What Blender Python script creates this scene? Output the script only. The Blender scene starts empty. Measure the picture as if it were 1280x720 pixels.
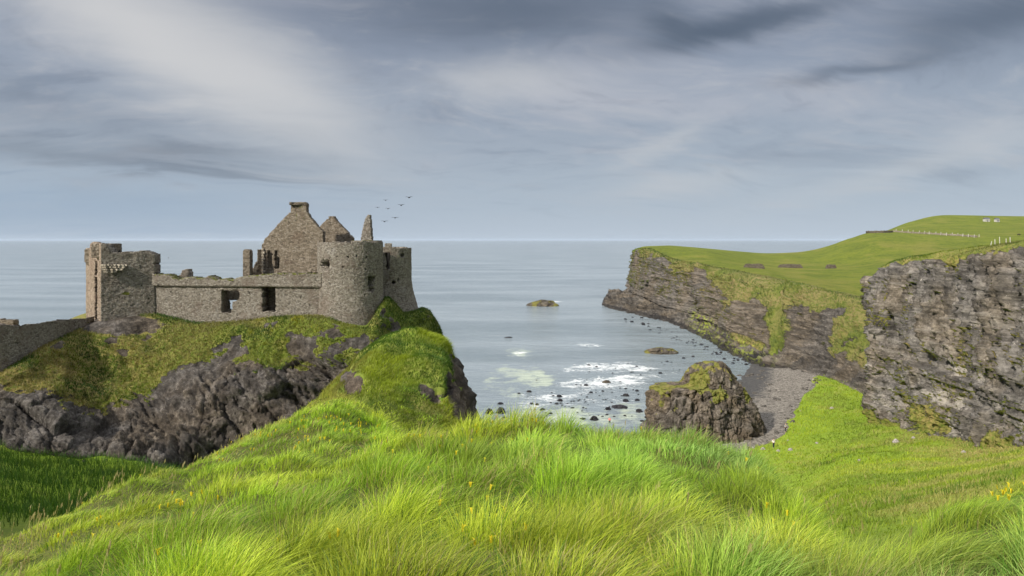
import bpy, bmesh, math, random
import numpy as np
from mathutils import Vector, Matrix

R = math.radians
random.seed(7)
rng = np.random.default_rng(7)
C = bpy.context.scene.collection
SC = bpy.context.scene

# ------------------------------------------------------------------ camera
F = 853.0          # focal length in photo pixels (1280 wide)
HZ = 300.0         # horizon row
EYE = 40.0         # eye height above the sea
cam = bpy.data.cameras.new('camera')
cam.sensor_width = 36.0
cam.lens = 36.0 * F / 1280.0
cam.shift_y = -(360.0 - HZ) / 1280.0
cam.clip_start = 0.1
cam.clip_end = 120000.0
camo = bpy.data.objects.new('camera', cam)
camo.location = (0, 0, EYE)
camo.rotation_euler = (R(90), 0, 0)
C.objects.link(camo)
SC.camera = camo

# ------------------------------------------------------------------ light
SUN_DIR = Vector((-0.70, -0.66, 0.62)).normalized()      # towards the sun: left, a little behind the camera
sun = bpy.data.lights.new('sun', 'SUN')
sun.energy = 5.0
sun.angle = R(3.0)
sun.color = (1.0, 0.93, 0.82)
suno = bpy.data.objects.new('sun', sun)
suno.rotation_euler = SUN_DIR.to_track_quat('Z', 'Y').to_euler()
C.objects.link(suno)
SC.view_settings.view_transform = 'Standard'
SC.view_settings.look = 'None'
SC.view_settings.exposure = 0.4
SC.view_settings.gamma = 1.0
SC.view_settings.use_curve_mapping = False
SC.cycles.max_bounces = 6
SC.cycles.transparent_max_bounces = 4


# ---- node helpers
class NT:
    def __init__(s, nt):
        s.nt = nt
        nt.nodes.clear()

    def n(s, t, **kw):
        nd = s.nt.nodes.new(t)
        for k, v in kw.items():
            setattr(nd, k, v)
        return nd

    def set(s, nd, key, v):
        if isinstance(v, bpy.types.NodeSocket):
            s.nt.links.new(v, nd.inputs[key])
        elif v is not None:
            nd.inputs[key].default_value = v

    def math(s, op, a, b=None, c=None, clamp=False):
        nd = s.n('ShaderNodeMath', operation=op)
        nd.use_clamp = clamp
        s.set(nd, 0, a)
        if b is not None: s.set(nd, 1, b)
        if c is not None: s.set(nd, 2, c)
        return nd.outputs[0]

    def vmath(s, op, a, b=None):
        nd = s.n('ShaderNodeVectorMath', operation=op)
        s.set(nd, 0, a)
        if b is not None: s.set(nd, 1, b)
        return nd.outputs[1] if op in ('DOT_PRODUCT', 'LENGTH', 'DISTANCE') else nd.outputs[0]

    def noise(s, vec, scale, detail=6, rough=0.6, dist=0.0):
        nd = s.n('ShaderNodeTexNoise')
        s.set(nd, 'Vector', vec)
        s.set(nd, 'Scale', scale)
        nd.inputs['Detail'].default_value = detail
        nd.inputs['Roughness'].default_value = rough
        nd.inputs['Distortion'].default_value = dist
        return nd.outputs[0]

    def voro(s, vec, scale, feature='F1', out=0, rand=1.0):
        nd = s.n('ShaderNodeTexVoronoi', feature=feature)
        s.set(nd, 'Vector', vec)
        s.set(nd, 'Scale', scale)
        nd.inputs['Randomness'].default_value = rand
        return nd.outputs[out]

    def step(s, v, a, b):
        nd = s.n('ShaderNodeMapRange', interpolation_type='SMOOTHSTEP')
        s.set(nd, 0, v)
        nd.inputs[1].default_value = a
        nd.inputs[2].default_value = b
        return nd.outputs[0]

    def lin(s, v, a, b, c=0.0, d=1.0):
        nd = s.n('ShaderNodeMapRange')
        s.set(nd, 0, v)
        for i, q in ((1, a), (2, b), (3, c), (4, d)):
            nd.inputs[i].default_value = q
        return nd.outputs[0]

    def mix(s, f, a, b, mode='MIX'):
        nd = s.n('ShaderNodeMix', data_type='RGBA', blend_type=mode)
        s.set(nd, 0, f)
        for k, v in ((6, a), (7, b)):
            if isinstance(v, tuple) and len(v) == 3: v = (*v, 1)
            s.set(nd, k, v)
        return nd.outputs[2]

    def ramp(s, v, stops):
        nd = s.n('ShaderNodeValToRGB')
        s.set(nd, 0, v)
        e = nd.color_ramp.elements
        while len(e) < len(stops): e.new(0.5)
        for k, (p, c) in enumerate(stops):
            e[k].position = p
            e[k].color = (*c, 1)
        return nd.outputs[0]

    def scalev(s, vec, sx, sy, sz):
        return s.vmath('MULTIPLY', vec, (sx, sy, sz))


# ------------------------------------------------------------------ world
W = bpy.data.worlds.new('World')
SC.world = W
W.use_nodes = True
w = NT(W.node_tree)
tc = w.n('ShaderNodeTexCoord').outputs['Generated']
d = w.vmath('NORMALIZE', tc)
sep = w.n('ShaderNodeSeparateXYZ'); w.set(sep, 0, d)
sky = w.n('ShaderNodeTexSky', sky_type='NISHITA')
sky.sun_disc = False
sky.sun_elevation = math.asin(SUN_DIR.z)
sky.sun_rotation = math.atan2(SUN_DIR.x, SUN_DIR.y)
sky.air_density = 1.0; sky.dust_density = 2.0
skyc = w.mix(1.0, sky.outputs[0], (0.10, 0.10, 0.10), 'MULTIPLY')
zz = w.math('MAXIMUM', sep.outputs[2], 0.0)
# cloud sheet: direction projected on a flat layer above the sea
inv = w.math('DIVIDE', 1.0, w.math('ADD', zz, 0.20))
comb = w.n('ShaderNodeCombineXYZ')
w.set(comb, 0, w.math('MULTIPLY', sep.outputs[0], inv))
w.set(comb, 1, w.math('MULTIPLY', sep.outputs[1], inv))
pl = comb.outputs[0]
rot = w.n('ShaderNodeVectorRotate', rotation_type='Z_AXIS'); w.set(rot, 'Vector', pl); rot.inputs['Angle'].default_value = R(-18)
plr = rot.outputs[0]
warp = w.n('ShaderNodeTexNoise'); w.set(warp, 'Vector', pl); warp.inputs['Scale'].default_value = 0.7; warp.inputs['Detail'].default_value = 4
wv = w.vmath('ADD', plr, w.scalev(warp.outputs['Color'], 1.3, 0.9, 0))
n1 = w.noise(w.scalev(wv, 0.62, 1.0, 1), 1.25, 10, 0.56, 0.5)       # big soft masses
n2 = w.noise(w.scalev(wv, 0.40, 1.0, 1), 3.0, 10, 0.6, 0.3)      # streaks


def blob(px, py, sx, sy, rotdeg=0):
    """soft elliptical mask around one direction of the sky (angles of the real sky)"""
    a0 = math.atan2((px - 640) / F, 1.0)
    e0 = math.atan2((HZ - py) / F, math.hypot((px - 640) / F, 1))
    az = w.math('ARCTAN2', sep.outputs[0], sep.outputs[1])
    el = w.math('ARCSINE', sep.outputs[2])
    da = w.math('ADD', w.math('SUBTRACT', az, a0), w.math('MULTIPLY', w.math('SUBTRACT', n1, 0.5), 0.22))
    de = w.math('ADD', w.math('SUBTRACT', el, e0), w.math('MULTIPLY', w.math('SUBTRACT', n2, 0.5), 0.07))
    c_, s_ = math.cos(R(rotdeg)), math.sin(R(rotdeg))
    u = w.math('ADD', w.math('MULTIPLY', da, c_ / (sx / F)), w.math('MULTIPLY', de, s_ / (sx / F)))
    v = w.math('SUBTRACT', w.math('MULTIPLY', de, c_ / (sy / F)), w.math('MULTIPLY', da, s_ / (sy / F)))
    q = w.math('ADD', w.math('MULTIPLY', u, u), w.math('MULTIPLY', v, v))
    return w.math('POWER', 2.718, w.math('MULTIPLY', q, -1.0))


base = w.ramp(zz, [(0.0, (0.385, 0.445, 0.515)), (0.05, (0.32, 0.378, 0.45)), (0.14, (0.265, 0.305, 0.365)),
                   (0.26, (0.21, 0.245, 0.31)), (0.36, (0.19, 0.215, 0.27)), (0.7, (1.05, 1.08, 1.12)), (1.0, (1.35, 1.36, 1.38))])
cl = w.mix(w.math('MULTIPLY', w.step(n1, 0.50, 0.74), w.lin(zz, 0.03, 0.12)), base, (0.34, 0.355, 0.40))
cl = w.mix(w.math('MULTIPLY', w.step(n1, 0.47, 0.28), w.lin(zz, 0.03, 0.2, 0, .6)), cl, (0.13, 0.158, 0.215))
cl = w.mix(w.math('MULTIPLY', w.step(n2, 0.52, 0.72), w.lin(zz, 0.02, 0.12, 0, .5)), cl, (0.37, 0.375, 0.405))
cl = w.mix(w.math('MULTIPLY', w.step(n2, 0.46, 0.30), w.lin(zz, 0.02, 0.12, 0, .45)), cl, (0.16, 0.195, 0.255))
n3 = w.noise(w.scalev(wv, .8, 1, 1), 7.0, 8, .65, .2)
cl = w.mix(w.math('MULTIPLY', w.step(n3, .5, .75), w.lin(zz, 0.04, 0.2, 0, .35)), cl, (0.40, 0.405, 0.42))
cl = w.mix(w.math('MULTIPLY', w.step(n3, .5, .28), w.lin(zz, 0.04, 0.2, 0, .3)), cl, (0.14, 0.165, 0.21))
LIGHT = [(190, 40, 200, 52, -28, 1.0), (310, 85, 130, 50, -30, .75), (640, 105, 110, 22, 0, .6), (835, 180, 60, 12, 25, .4),
         (1180, 190, 170, 16, 16, .35), (850, 230, 80, 16, 5, .35)]
DARK = [(640, 20, 230, 42, 0, .75), (905, 38, 85, 17, 6, 1.0), (850, 30, 38, 15, -20, .9), (985, 18, 80, 14, 8, .8), (1090, 82, 70, 9, 5, .6), (1240, 20, 80, 26, 15, .6), (1260, 8, 120, 40, 0, .6),
        (60, 190, 230, 14, 0, .35), (240, 186, 60, 8, -3, .4), (260, 215, 120, 8, -3, .5), (50, 130, 180, 30, -10, .2)]
for (px, py, sx, sy, ro, k) in LIGHT:
    cl = w.mix(w.math('MULTIPLY', blob(px, py, sx, sy, ro), k), cl, (0.47, 0.47, 0.475))
for (px, py, sx, sy, ro, k) in DARK:
    cl = w.mix(w.math('MULTIPLY', blob(px, py, sx, sy, ro), k), cl, (0.075, 0.095, 0.13))
cl = w.mix(w.math('MULTIPLY', blob(60, 262, 330, 34), .45), cl, (0.20, 0.29, 0.41))
below = w.math('GREATER_THAN', sep.outputs[2], -0.002)
fin = w.mix(0.93, skyc, cl)
bg = w.n('ShaderNodeBackground'); w.set(bg, 'Color', fin); bg.inputs['Strength'].default_value = 1.0
out = w.n('ShaderNodeOutputWorld'); W.node_tree.links.new(bg.outputs[0], out.inputs[0])
W.cycles.sampling_method = 'MANUAL'
W.cycles.sample_map_resolution = 512


# ------------------------------------------------------------------ numpy noise
def _h(ix, iy, iz, s=0):
    n = (ix.astype(np.int64) * 374761393 + iy.astype(np.int64) * 668265263 + iz.astype(np.int64) * 2147483647 + s * 974634777) & 0xffffffff
    n = ((n ^ (n >> 13)) * 1274126177) & 0xffffffff
    n = ((n ^ (n >> 15)) * 2246822519) & 0xffffffff
    return (n ^ (n >> 16)) / 4294967295.0


def vnoise(x, y, z, s=0):
    x, y, z = np.broadcast_arrays(x, y, z)
    ix, iy, iz = np.floor(x), np.floor(y), np.floor(z)
    fx, fy, fz = x - ix, y - iy, z - iz
    ux, uy, uz = [f * f * f * (f * (f * 6 - 15) + 10) for f in (fx, fy, fz)]
    r = 0
    for dx in (0, 1):
        for dy in (0, 1):
            for dz in (0, 1):
                wgt = (ux if dx else 1 - ux) * (uy if dy else 1 - uy) * (uz if dz else 1 - uz)
                r = r + wgt * _h(ix + dx, iy + dy, iz + dz, s)
    return r * 2 - 1


def fbm(x, y, z=0.0, octv=5, rough=0.5, s=0):
    a, t, r = 1.0, 0.0, 0
    x = np.asarray(x, float); y = np.asarray(y, float); z = np.asarray(z, float)
    for o in range(octv):
        r = r + a * vnoise(x, y, z, s + o * 17)
        t += a; a *= rough
        x = x * 2.03 + 11.3; y = y * 2.03 + 5.7; z = z * 2.03 + 3.1
    return r / t


def ridged(x, y, z=0.0, octv=5, s=0):
    a, t, r = 1.0, 0.0, 0
    x = np.asarray(x, float); y = np.asarray(y, float); z = np.asarray(z, float)
    for o in range(octv):
        r = r + a * (1 - 2 * np.abs(vnoise(x, y, z, s + o * 13)))
        t += a; a *= 0.5
        x = x * 2.1 + 1.7; y = y * 2.1 + 9.2; z = z * 2.1 + 4.4
    return r / t


def worley2(x, y, s=0):
    """nearest jittered cell centre: distance, offset vector, id hash"""
    ix, iy = np.floor(x), np.floor(y)
    best = np.full(x.shape, 1e9); bx = np.zeros_like(best); by = np.zeros_like(best); bid = np.zeros_like(best)
    for dx in (-1, 0, 1):
        for dy in (-1, 0, 1):
            cx, cy = ix + dx, iy + dy
            z0 = np.zeros_like(cx)
            px = cx + _h(cx, cy, z0, s + 1); py = cy + _h(cx, cy, z0, s + 2)
            dd = (x - px) ** 2 + (y - py) ** 2
            m = dd < best
            best = np.where(m, dd, best); bx = np.where(m, x - px, bx); by = np.where(m, y - py, by)
            bid = np.where(m, _h(cx, cy, z0, s + 3), bid)
    return np.sqrt(best), bx, by, bid


def chunk(x, y, z, s=0, tilt=.9):
    """faceted broken-rock relief: every irregular cell is a tilted plane at its own depth"""
    shp = np.broadcast(x, y, z).shape
    x, y, z = [np.broadcast_to(np.asarray(q, float), shp) for q in (x, y, z)]
    ix, iy, iz = np.floor(x), np.floor(y), np.floor(z)
    best = np.full(shp, 1e9); val = np.zeros(shp); sec = np.full(shp, 1e9)
    for dx in (-1, 0, 1):
        for dy in (-1, 0, 1):
            for dz_ in (-1, 0, 1):
                a, b_, c = ix + dx, iy + dy, iz + dz_
                ox, oy, oz = x - a - _h(a, b_, c, s + 1), y - b_ - _h(a, b_, c, s + 2), z - c - _h(a, b_, c, s + 3)
                dd = ox * ox + oy * oy + oz * oz
                h = _h(a, b_, c, s + 4) * 2 - 1
                tv = h + tilt * (ox * (_h(a, b_, c, s + 5) * 2 - 1) + oy * (_h(a, b_, c, s + 6) * 2 - 1) + oz * (_h(a, b_, c, s + 7) * 2 - 1)) * 1.6
                m = dd < best
                sec = np.where(m, best, np.minimum(sec, dd))
                val = np.where(m, tv, val); best = np.where(m, dd, best)
    gap = np.sqrt(sec) - np.sqrt(best)
    return val, gap


def bedding(P, s, z, h, seed):
    """crisp ledges: each bed stands out by its own amount, broken along the face"""
    r = 0
    for k, (hh, a) in enumerate(((h, 1.0), (h * .37, .5))):
        zt = z / hh + .35 * fbm(s * .05, z * .05, seed, 3, .5, seed + k)
        li = np.floor(zt)
        seg = np.floor(s / (hh * 5) + 7 * _h(li, li * 0, li * 0, seed + 5) + .6 * fbm(s * .1, z * .1, 1, 2, .5, seed + 3))
        r = r + a * (.7 * (_h(li, li * 0, li * 0, seed + k) * 2 - 1) + .5 * (_h(li, seed + seg, li * 0, seed + 9) * 2 - 1))
    return r


def crag(P, s, sc, seed, ax=(1, 1, 1), oct_=3, crack=.5, warp=.18):
    """several sizes of chunk; sc = size in metres of the largest; ax stretches the cells"""
    x, y, z = P[..., 0] / ax[0], P[..., 1] / ax[1], P[..., 2] / ax[2]
    wx = warp * sc * fbm(x / sc, y / sc, z / sc, 3, .5, seed); wy = warp * sc * fbm(x / sc, y / sc, z / sc + 9, 3, .5, seed + 1)
    x = x + wx; y = y + wy; z = z + wx * .5
    r = 0; a = 1.0
    for k in range(oct_):
        v_, g_ = chunk(x / sc + seed, y / sc, z / sc, seed + k * 31)
        r = r + a * (.6 * v_ - crack * (1 - sstep(g_, 0, .16)))
        a *= .48; sc *= .42
    return r


def sstep(v, a, b):
    t = np.clip((v - a) / (b - a), 0, 1)
    return t * t * (3 - 2 * t)


def pchip(xk, Y, x):
    """monotone cubic interpolation along axis 0"""
    xk = np.asarray(xk, float); Y = np.asarray(Y, float); x = np.asarray(x, float)
    h = np.diff(xk)
    hs = h.reshape((-1,) + (1,) * (Y.ndim - 1))
    dl = np.diff(Y, axis=0) / hs
    m = np.zeros_like(Y)
    if len(xk) > 2:
        w1 = 2 * hs[1:] + hs[:-1]; w2 = hs[1:] + 2 * hs[:-1]
        with np.errstate(divide='ignore', invalid='ignore'):
            mm = (w1 + w2) / (w1 / dl[:-1] + w2 / dl[1:])
        m[1:-1] = np.where(dl[:-1] * dl[1:] > 0, mm, 0)
    m[0] = dl[0]; m[-1] = dl[-1]
    i = np.clip(np.searchsorted(xk, x, side='right') - 1, 0, len(xk) - 2)
    t = ((x - xk[i]) / h[i]).reshape((-1,) + (1,) * (Y.ndim - 1))
    hh = h[i].reshape(t.shape)
    t2, t3 = t * t, t * t * t
    return (2 * t3 - 3 * t2 + 1) * Y[i] + (t3 - 2 * t2 + t) * hh * m[i] + (-2 * t3 + 3 * t2) * Y[i + 1] + (t3 - t2) * hh * m[i + 1]


def at(px, py, dd):
    """a direction read off the photo, at distance dd in front of the camera -> metres"""
    return ((px - 640) / F * dd, dd, EYE - (py - HZ) / F * dd)


def atz(px, z, dd):
    return ((px - 640) / F * dd, dd, z)


# ------------------------------------------------------------------ mesh helpers
def tagd(o, label=None, cat=None, group=None, kind=None):
    if label: o['label'] = label
    if cat: o['category'] = cat
    if group: o['group'] = group
    if kind: o['kind'] = kind
    return o


def make_mesh(name, verts, quads=None, tris=None, mat=None, parent=None, smooth=True, attrs=None):
    me = bpy.data.meshes.new(name)
    verts = np.asarray(verts, np.float32).reshape(-1, 3)
    nq = 0 if quads is None else len(quads)
    nt_ = 0 if tris is None else len(tris)
    me.vertices.add(len(verts)); me.vertices.foreach_set('co', verts.ravel())
    li = []
    if nq: li.append(np.asarray(quads, np.int32).ravel())
    if nt_: li.append(np.asarray(tris, np.int32).ravel())
    li = np.concatenate(li)
    me.loops.add(len(li)); me.loops.foreach_set('vertex_index', li)
    me.polygons.add(nq + nt_)
    st = np.concatenate([np.arange(nq) * 4, nq * 4 + np.arange(nt_) * 3]).astype(np.int32)
    me.polygons.foreach_set('loop_start', st)
    me.update(calc_edges=True)
    if smooth:
        me.polygons.foreach_set('use_smooth', np.ones(nq + nt_, bool))
    for k, v in (attrs or {}).items():
        v = np.asarray(v, np.float32)
        if v.ndim == 1 or v.shape[-1] == 1:
            a = me.attributes.new(k, 'FLOAT', 'POINT'); a.data.foreach_set('value', v.ravel())
        else:
            a = me.attributes.new(k, 'FLOAT_COLOR', 'POINT'); a.data.foreach_set('color', v.ravel())
    if mat: me.materials.append(mat)
    o = bpy.data.objects.new(name, me)
    C.objects.link(o)
    if parent: o.parent = parent
    return o


def grid_quads(nr, nc, flip=False):
    i = np.arange(nr * nc).reshape(nr, nc)
    q = np.stack([i[:-1, :-1], i[:-1, 1:], i[1:, 1:], i[1:, :-1]], -1).reshape(-1, 4)
    return q[:, ::-1] if flip else q


def grid_normals(P):
    du = np.gradient(P, axis=1); dv = np.gradient(P, axis=0)
    n = np.cross(du, dv)
    return n / (np.linalg.norm(n, axis=-1, keepdims=True) + 1e-9)


def loft(ctrl, nr, nc, rowpos=None, colpos=None):
    ctrl = np.asarray(ctrl, float)
    r, c = ctrl.shape[:2]
    rp = np.arange(r) if rowpos is None else rowpos
    cp = np.arange(c) if colpos is None else colpos
    A = pchip(rp, ctrl, np.linspace(rp[0], rp[-1], nr))
    B = pchip(cp, A.transpose(1, 0, 2), np.linspace(cp[0], cp[-1], nc)).transpose(1, 0, 2)
    return B


def empty(name, loc=(0, 0, 0), **kw):
    o = bpy.data.objects.new(name, None)
    o.location = loc
    o.empty_display_size = 0.5
    C.objects.link(o)
    return tagd(o, **kw)


# ------------------------------------------------------------------ materials
def new_mat(name):
    m = bpy.data.materials.new(name)
    m.use_nodes = True
    return m, NT(m.node_tree)


def finish(m, t, col, rough, bumpv=None, dist=0.1, strength=1.0, spec=0.3, extra=None):
    b = t.n('ShaderNodeBsdfPrincipled')
    t.set(b, 'Base Color', col if not (isinstance(col, tuple) and len(col) == 3) else (*col, 1))
    t.set(b, 'Roughness', rough)
    b.inputs['Specular IOR Level'].default_value = spec
    if bumpv is not None:
        bp = t.n('ShaderNodeBump')
        bp.inputs['Distance'].default_value = dist
        bp.inputs['Strength'].default_value = strength
        t.set(bp, 'Height', bumpv)
        t.nt.links.new(bp.outputs[0], b.inputs['Normal'])
    o = t.n('ShaderNodeOutputMaterial')
    t.nt.links.new((extra or b).outputs[0], o.inputs[0])
    return b


def rock_grass_mat(name, rock, grass, rs=1.0, gs=1.0, bump=0.25, strata=0.0, algae=False, wetz=None, shingle=False):
    """rock: (dark, mid, light); grass: (deep, bright, dry). rs / gs = features per metre"""
    m, t = new_mat(name)
    geo = t.n('ShaderNodeNewGeometry')
    P = geo.outputs['Position']
    at_ = t.n('ShaderNodeAttribute', attribute_name='grass').outputs['Fac']
    Ps = t.scalev(P, 1, 1, 1 + strata * 3)
    a = t.noise(Ps, 0.55 * rs, 8, 0.62)
    b_ = t.noise(Ps, 2.6 * rs, 10, 0.78)
    c_ = t.noise(P, 0.12 * rs, 4, 0.5)
    v = t.voro(t.vmath('ADD', t.scalev(P, 1, 1, 0.55), t.scalev(t.n('ShaderNodeTexNoise').outputs['Color'], .5, .5, .5)), 0.9 * rs, 'DISTANCE_TO_EDGE')
    rc = t.ramp(t.math('ADD', t.math('MULTIPLY', a, 0.5), t.math('MULTIPLY', b_, 0.5)),
                [(0.38, rock[0]), (0.5, rock[1]), (0.62, rock[2])])
    rc = t.mix(t.step(c_, 0.55, 0.7), rc, rock[2], 'MIX') if strata < 0 else rc
    warm = t.mix(t.step(c_, 0.42, 0.62), (0.95, 0.97, 1.03), (1.07, 1.0, 0.91))
    rc = t.mix(1.0, rc, warm, 'MULTIPLY')
    pal = t.n('ShaderNodeAttribute', attribute_name='pale').outputs['Fac']
    pm = t.step(t.math('ADD', pal, t.math('MULTIPLY', t.math('SUBTRACT', t.math('ADD', t.math('MULTIPLY', a, .6), t.math('MULTIPLY', b_, .4)), .5), 1.5)), .42, .7)
    rc = t.mix(t.math('MULTIPLY', pm, .75), rc, t.mix(b_, tuple(1.1 * q for q in rock[2]), tuple(1.7 * q for q in rock[2])))
    if strata > 0:
        sp_ = t.n('ShaderNodeSeparateXYZ'); t.set(sp_, 0, P)
        cb_ = t.n('ShaderNodeCombineXYZ')
        t.set(cb_, 0, t.math('MULTIPLY', sp_.outputs[0], .05)); t.set(cb_, 1, t.math('MULTIPLY', sp_.outputs[1], .05))
        t.set(cb_, 2, t.math('ADD', sp_.outputs[2], t.math('MULTIPLY', sp_.outputs[0], .08)))
        bd = t.noise(cb_.outputs[0], 1.0 * rs, 7, .68)
        rc = t.mix(t.math('MULTIPLY', t.step(bd, .52, .64), .55), rc, rock[2])
        rc = t.mix(t.math('MULTIPLY', t.step(bd, .47, .38), .6), rc, rock[0])
        hstr = bd
    # pale lichen spots
    li = t.math('MULTIPLY', t.step(t.noise(P, 3.5 * rs, 4, 0.6), 0.62, 0.7), t.step(a, 0.45, 0.6))
    rc = t.mix(t.math('MULTIPLY', li, 0.75), rc, tuple(min(1, k * 2.0) for k in rock[2]))
    # grass
    g1 = t.noise(P, 0.35 * gs, 6, 0.6)
    g2 = t.noise(P, 2.2 * gs, 6, 0.7)
    g3 = t.noise(P, 0.09 * gs, 3, 0.5)
    gc = t.ramp(t.math('ADD', t.math('MULTIPLY', g1, 0.45), t.math('MULTIPLY', g2, 0.55)),
                [(0.33, grass[0]), (0.55, grass[1]), (0.72, tuple(0.5 * (p + q) for p, q in zip(grass[1], grass[2])))])
    dry = t.math('MULTIPLY', t.step(t.math('ADD', t.math('MULTIPLY', g3, .5), t.math('MULTIPLY', g1, .5)), 0.5, 0.62), 0.7)
    dryA = t.n('ShaderNodeAttribute', attribute_name='dry').outputs['Fac']
    dry = t.math('ADD', t.math('MULTIPLY', dry, 0.6), t.math('MULTIPLY', dryA, t.step(g2, 0.35, 0.6)), clamp=True)
    gc = t.mix(dry, gc, grass[2])
    mk = t.math('ADD', at_, t.math('MULTIPLY', t.math('SUBTRACT', t.math('ADD', t.math('MULTIPLY', g2, .5), t.math('MULTIPLY', a, .5)), 0.5), 1.1))
    mask = t.step(mk, 0.44, 0.56)
    if wetz is not None:
        sz = t.n('ShaderNodeSeparateXYZ'); t.set(sz, 0, P)
        wet = t.step(t.math('ADD', sz.outputs[2], t.math('MULTIPLY', a, 2.0)), wetz + 1.6, wetz + 0.2)
        rc = t.mix(t.math('MULTIPLY', wet, .75), rc, (0.018, 0.018, 0.02))
    if shingle:
        tha = t.n('ShaderNodeAttribute', attribute_name='thatch').outputs['Fac']
        gc = t.mix(tha, gc, t.mix(g2, (0.05, 0.06, 0.014), (0.09, 0.085, 0.03)))
        sh = t.n('ShaderNodeAttribute', attribute_name='shingle').outputs['Fac']
        cb = t.voro(P, 3.2, 'F1', 1)
        bw = t.n('ShaderNodeSeparateColor'); t.set(bw, 0, cb)
        sc_ = t.ramp(t.math('ADD', t.math('MULTIPLY', bw.outputs[0], .7), t.math('MULTIPLY', g1, .3)), [(0.1, (0.06, 0.053, 0.045)), (0.5, (0.145, 0.13, 0.112)), (0.9, (0.28, 0.255, 0.22))])
        sz2 = t.n('ShaderNodeSeparateXYZ'); t.set(sz2, 0, P)
        wet2 = t.step(t.math('ADD', sz2.outputs[2], t.math('MULTIPLY', g1, 1.0)), 1.7, 1.2)
        sc_ = t.mix(t.math('MULTIPLY', wet2, .75), sc_, (0.03, 0.032, 0.036))
        sm = t.step(t.math('ADD', sh, t.math('MULTIPLY', t.math('SUBTRACT', g2, .5), .5)), .42, .58)
        rc = t.mix(sm, rc, sc_)
        mask = t.math('MULTIPLY', mask, t.math('SUBTRACT', 1.0, sm))
    col = t.mix(mask, rc, gc)
    if algae:
        al = t.n('ShaderNodeAttribute', attribute_name='algae').outputs['Fac']
        am = t.math('MULTIPLY', al, t.step(t.noise(P, 0.35, 6, .7), .5, .56))
        col = t.mix(am, col, (0.35, 0.42, 0.03))
    hb = t.math('ADD', t.math('MULTIPLY', b_, 0.8), t.math('MULTIPLY', a, 1.0))
    pass
    if strata > 0: hb = t.math('ADD', hb, t.math('MULTIPLY', hstr, 1.1))
    hg = t.math('ADD', t.math('MULTIPLY', g2, 0.7), t.math('MULTIPLY', g1, 0.5))
    hm = t.n('ShaderNodeMix', data_type='FLOAT'); t.set(hm, 0, mask); t.set(hm, 2, hb); t.set(hm, 3, hg)
    finish(m, t, col, 0.9, hm.outputs[0], bump / rs * 1.0, 0.9, 0.15)
    return m


G_DEEP, G_BRIGHT, G_DRY = (0.035, 0.075, 0.012), (0.115, 0.185, 0.018), (0.24, 0.21, 0.075)
M_castle_rock = rock_grass_mat('castle_rock', ((0.019, 0.0165, 0.0145), (0.064, 0.056, 0.048), (0.175, 0.157, 0.138)),
                               ((0.05, 0.085, 0.012), (0.115, 0.155, 0.018), (0.20, 0.155, 0.06)), 1.3, 1.2, 0.45)
M_far_cliff = rock_grass_mat('far_cliff', ((0.038, 0.034, 0.029), (0.10, 0.088, 0.073), (0.22, 0.195, 0.165)),
                             ((0.045, 0.07, 0.014), (0.11, 0.135, 0.022), (0.19, 0.155, 0.065)), 0.5, 0.45, 0.5, strata=1.0, algae=True, wetz=2.0)
M_near_cliff = rock_grass_mat('near_cliff', ((0.042, 0.038, 0.033), (0.135, 0.122, 0.105), (0.29, 0.265, 0.232)),
                              ((0.05, 0.085, 0.012), (0.13, 0.165, 0.02), (0.24, 0.19, 0.07)), 0.8, 0.8, 0.5, strata=0.05)
M_ground = rock_grass_mat('ground', ((0.02, 0.018, 0.016), (0.06, 0.05, 0.042), (0.15, 0.13, 0.11)),
                          ((0.11, 0.18, 0.015), (0.19, 0.28, 0.02), (0.26, 0.23, 0.07)), 2.0, 1.6, 0.3, shingle=True)
M_field = rock_grass_mat('field', ((0.05, 0.04, 0.03), (0.1, 0.09, 0.07), (0.2, 0.18, 0.15)),
                         ((0.065, 0.095, 0.012), (0.15, 0.185, 0.018), (0.22, 0.19, 0.05)), 0.4, 0.2, 1.6)
M_stack = rock_grass_mat('sea_stack', ((0.03, 0.026, 0.021), (0.09, 0.076, 0.06), (0.22, 0.19, 0.155)),
                         ((0.05, 0.075, 0.012), (0.12, 0.14, 0.02), (0.2, 0.16, 0.06)), 1.2, 1.0, 0.4, wetz=1.2)

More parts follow.
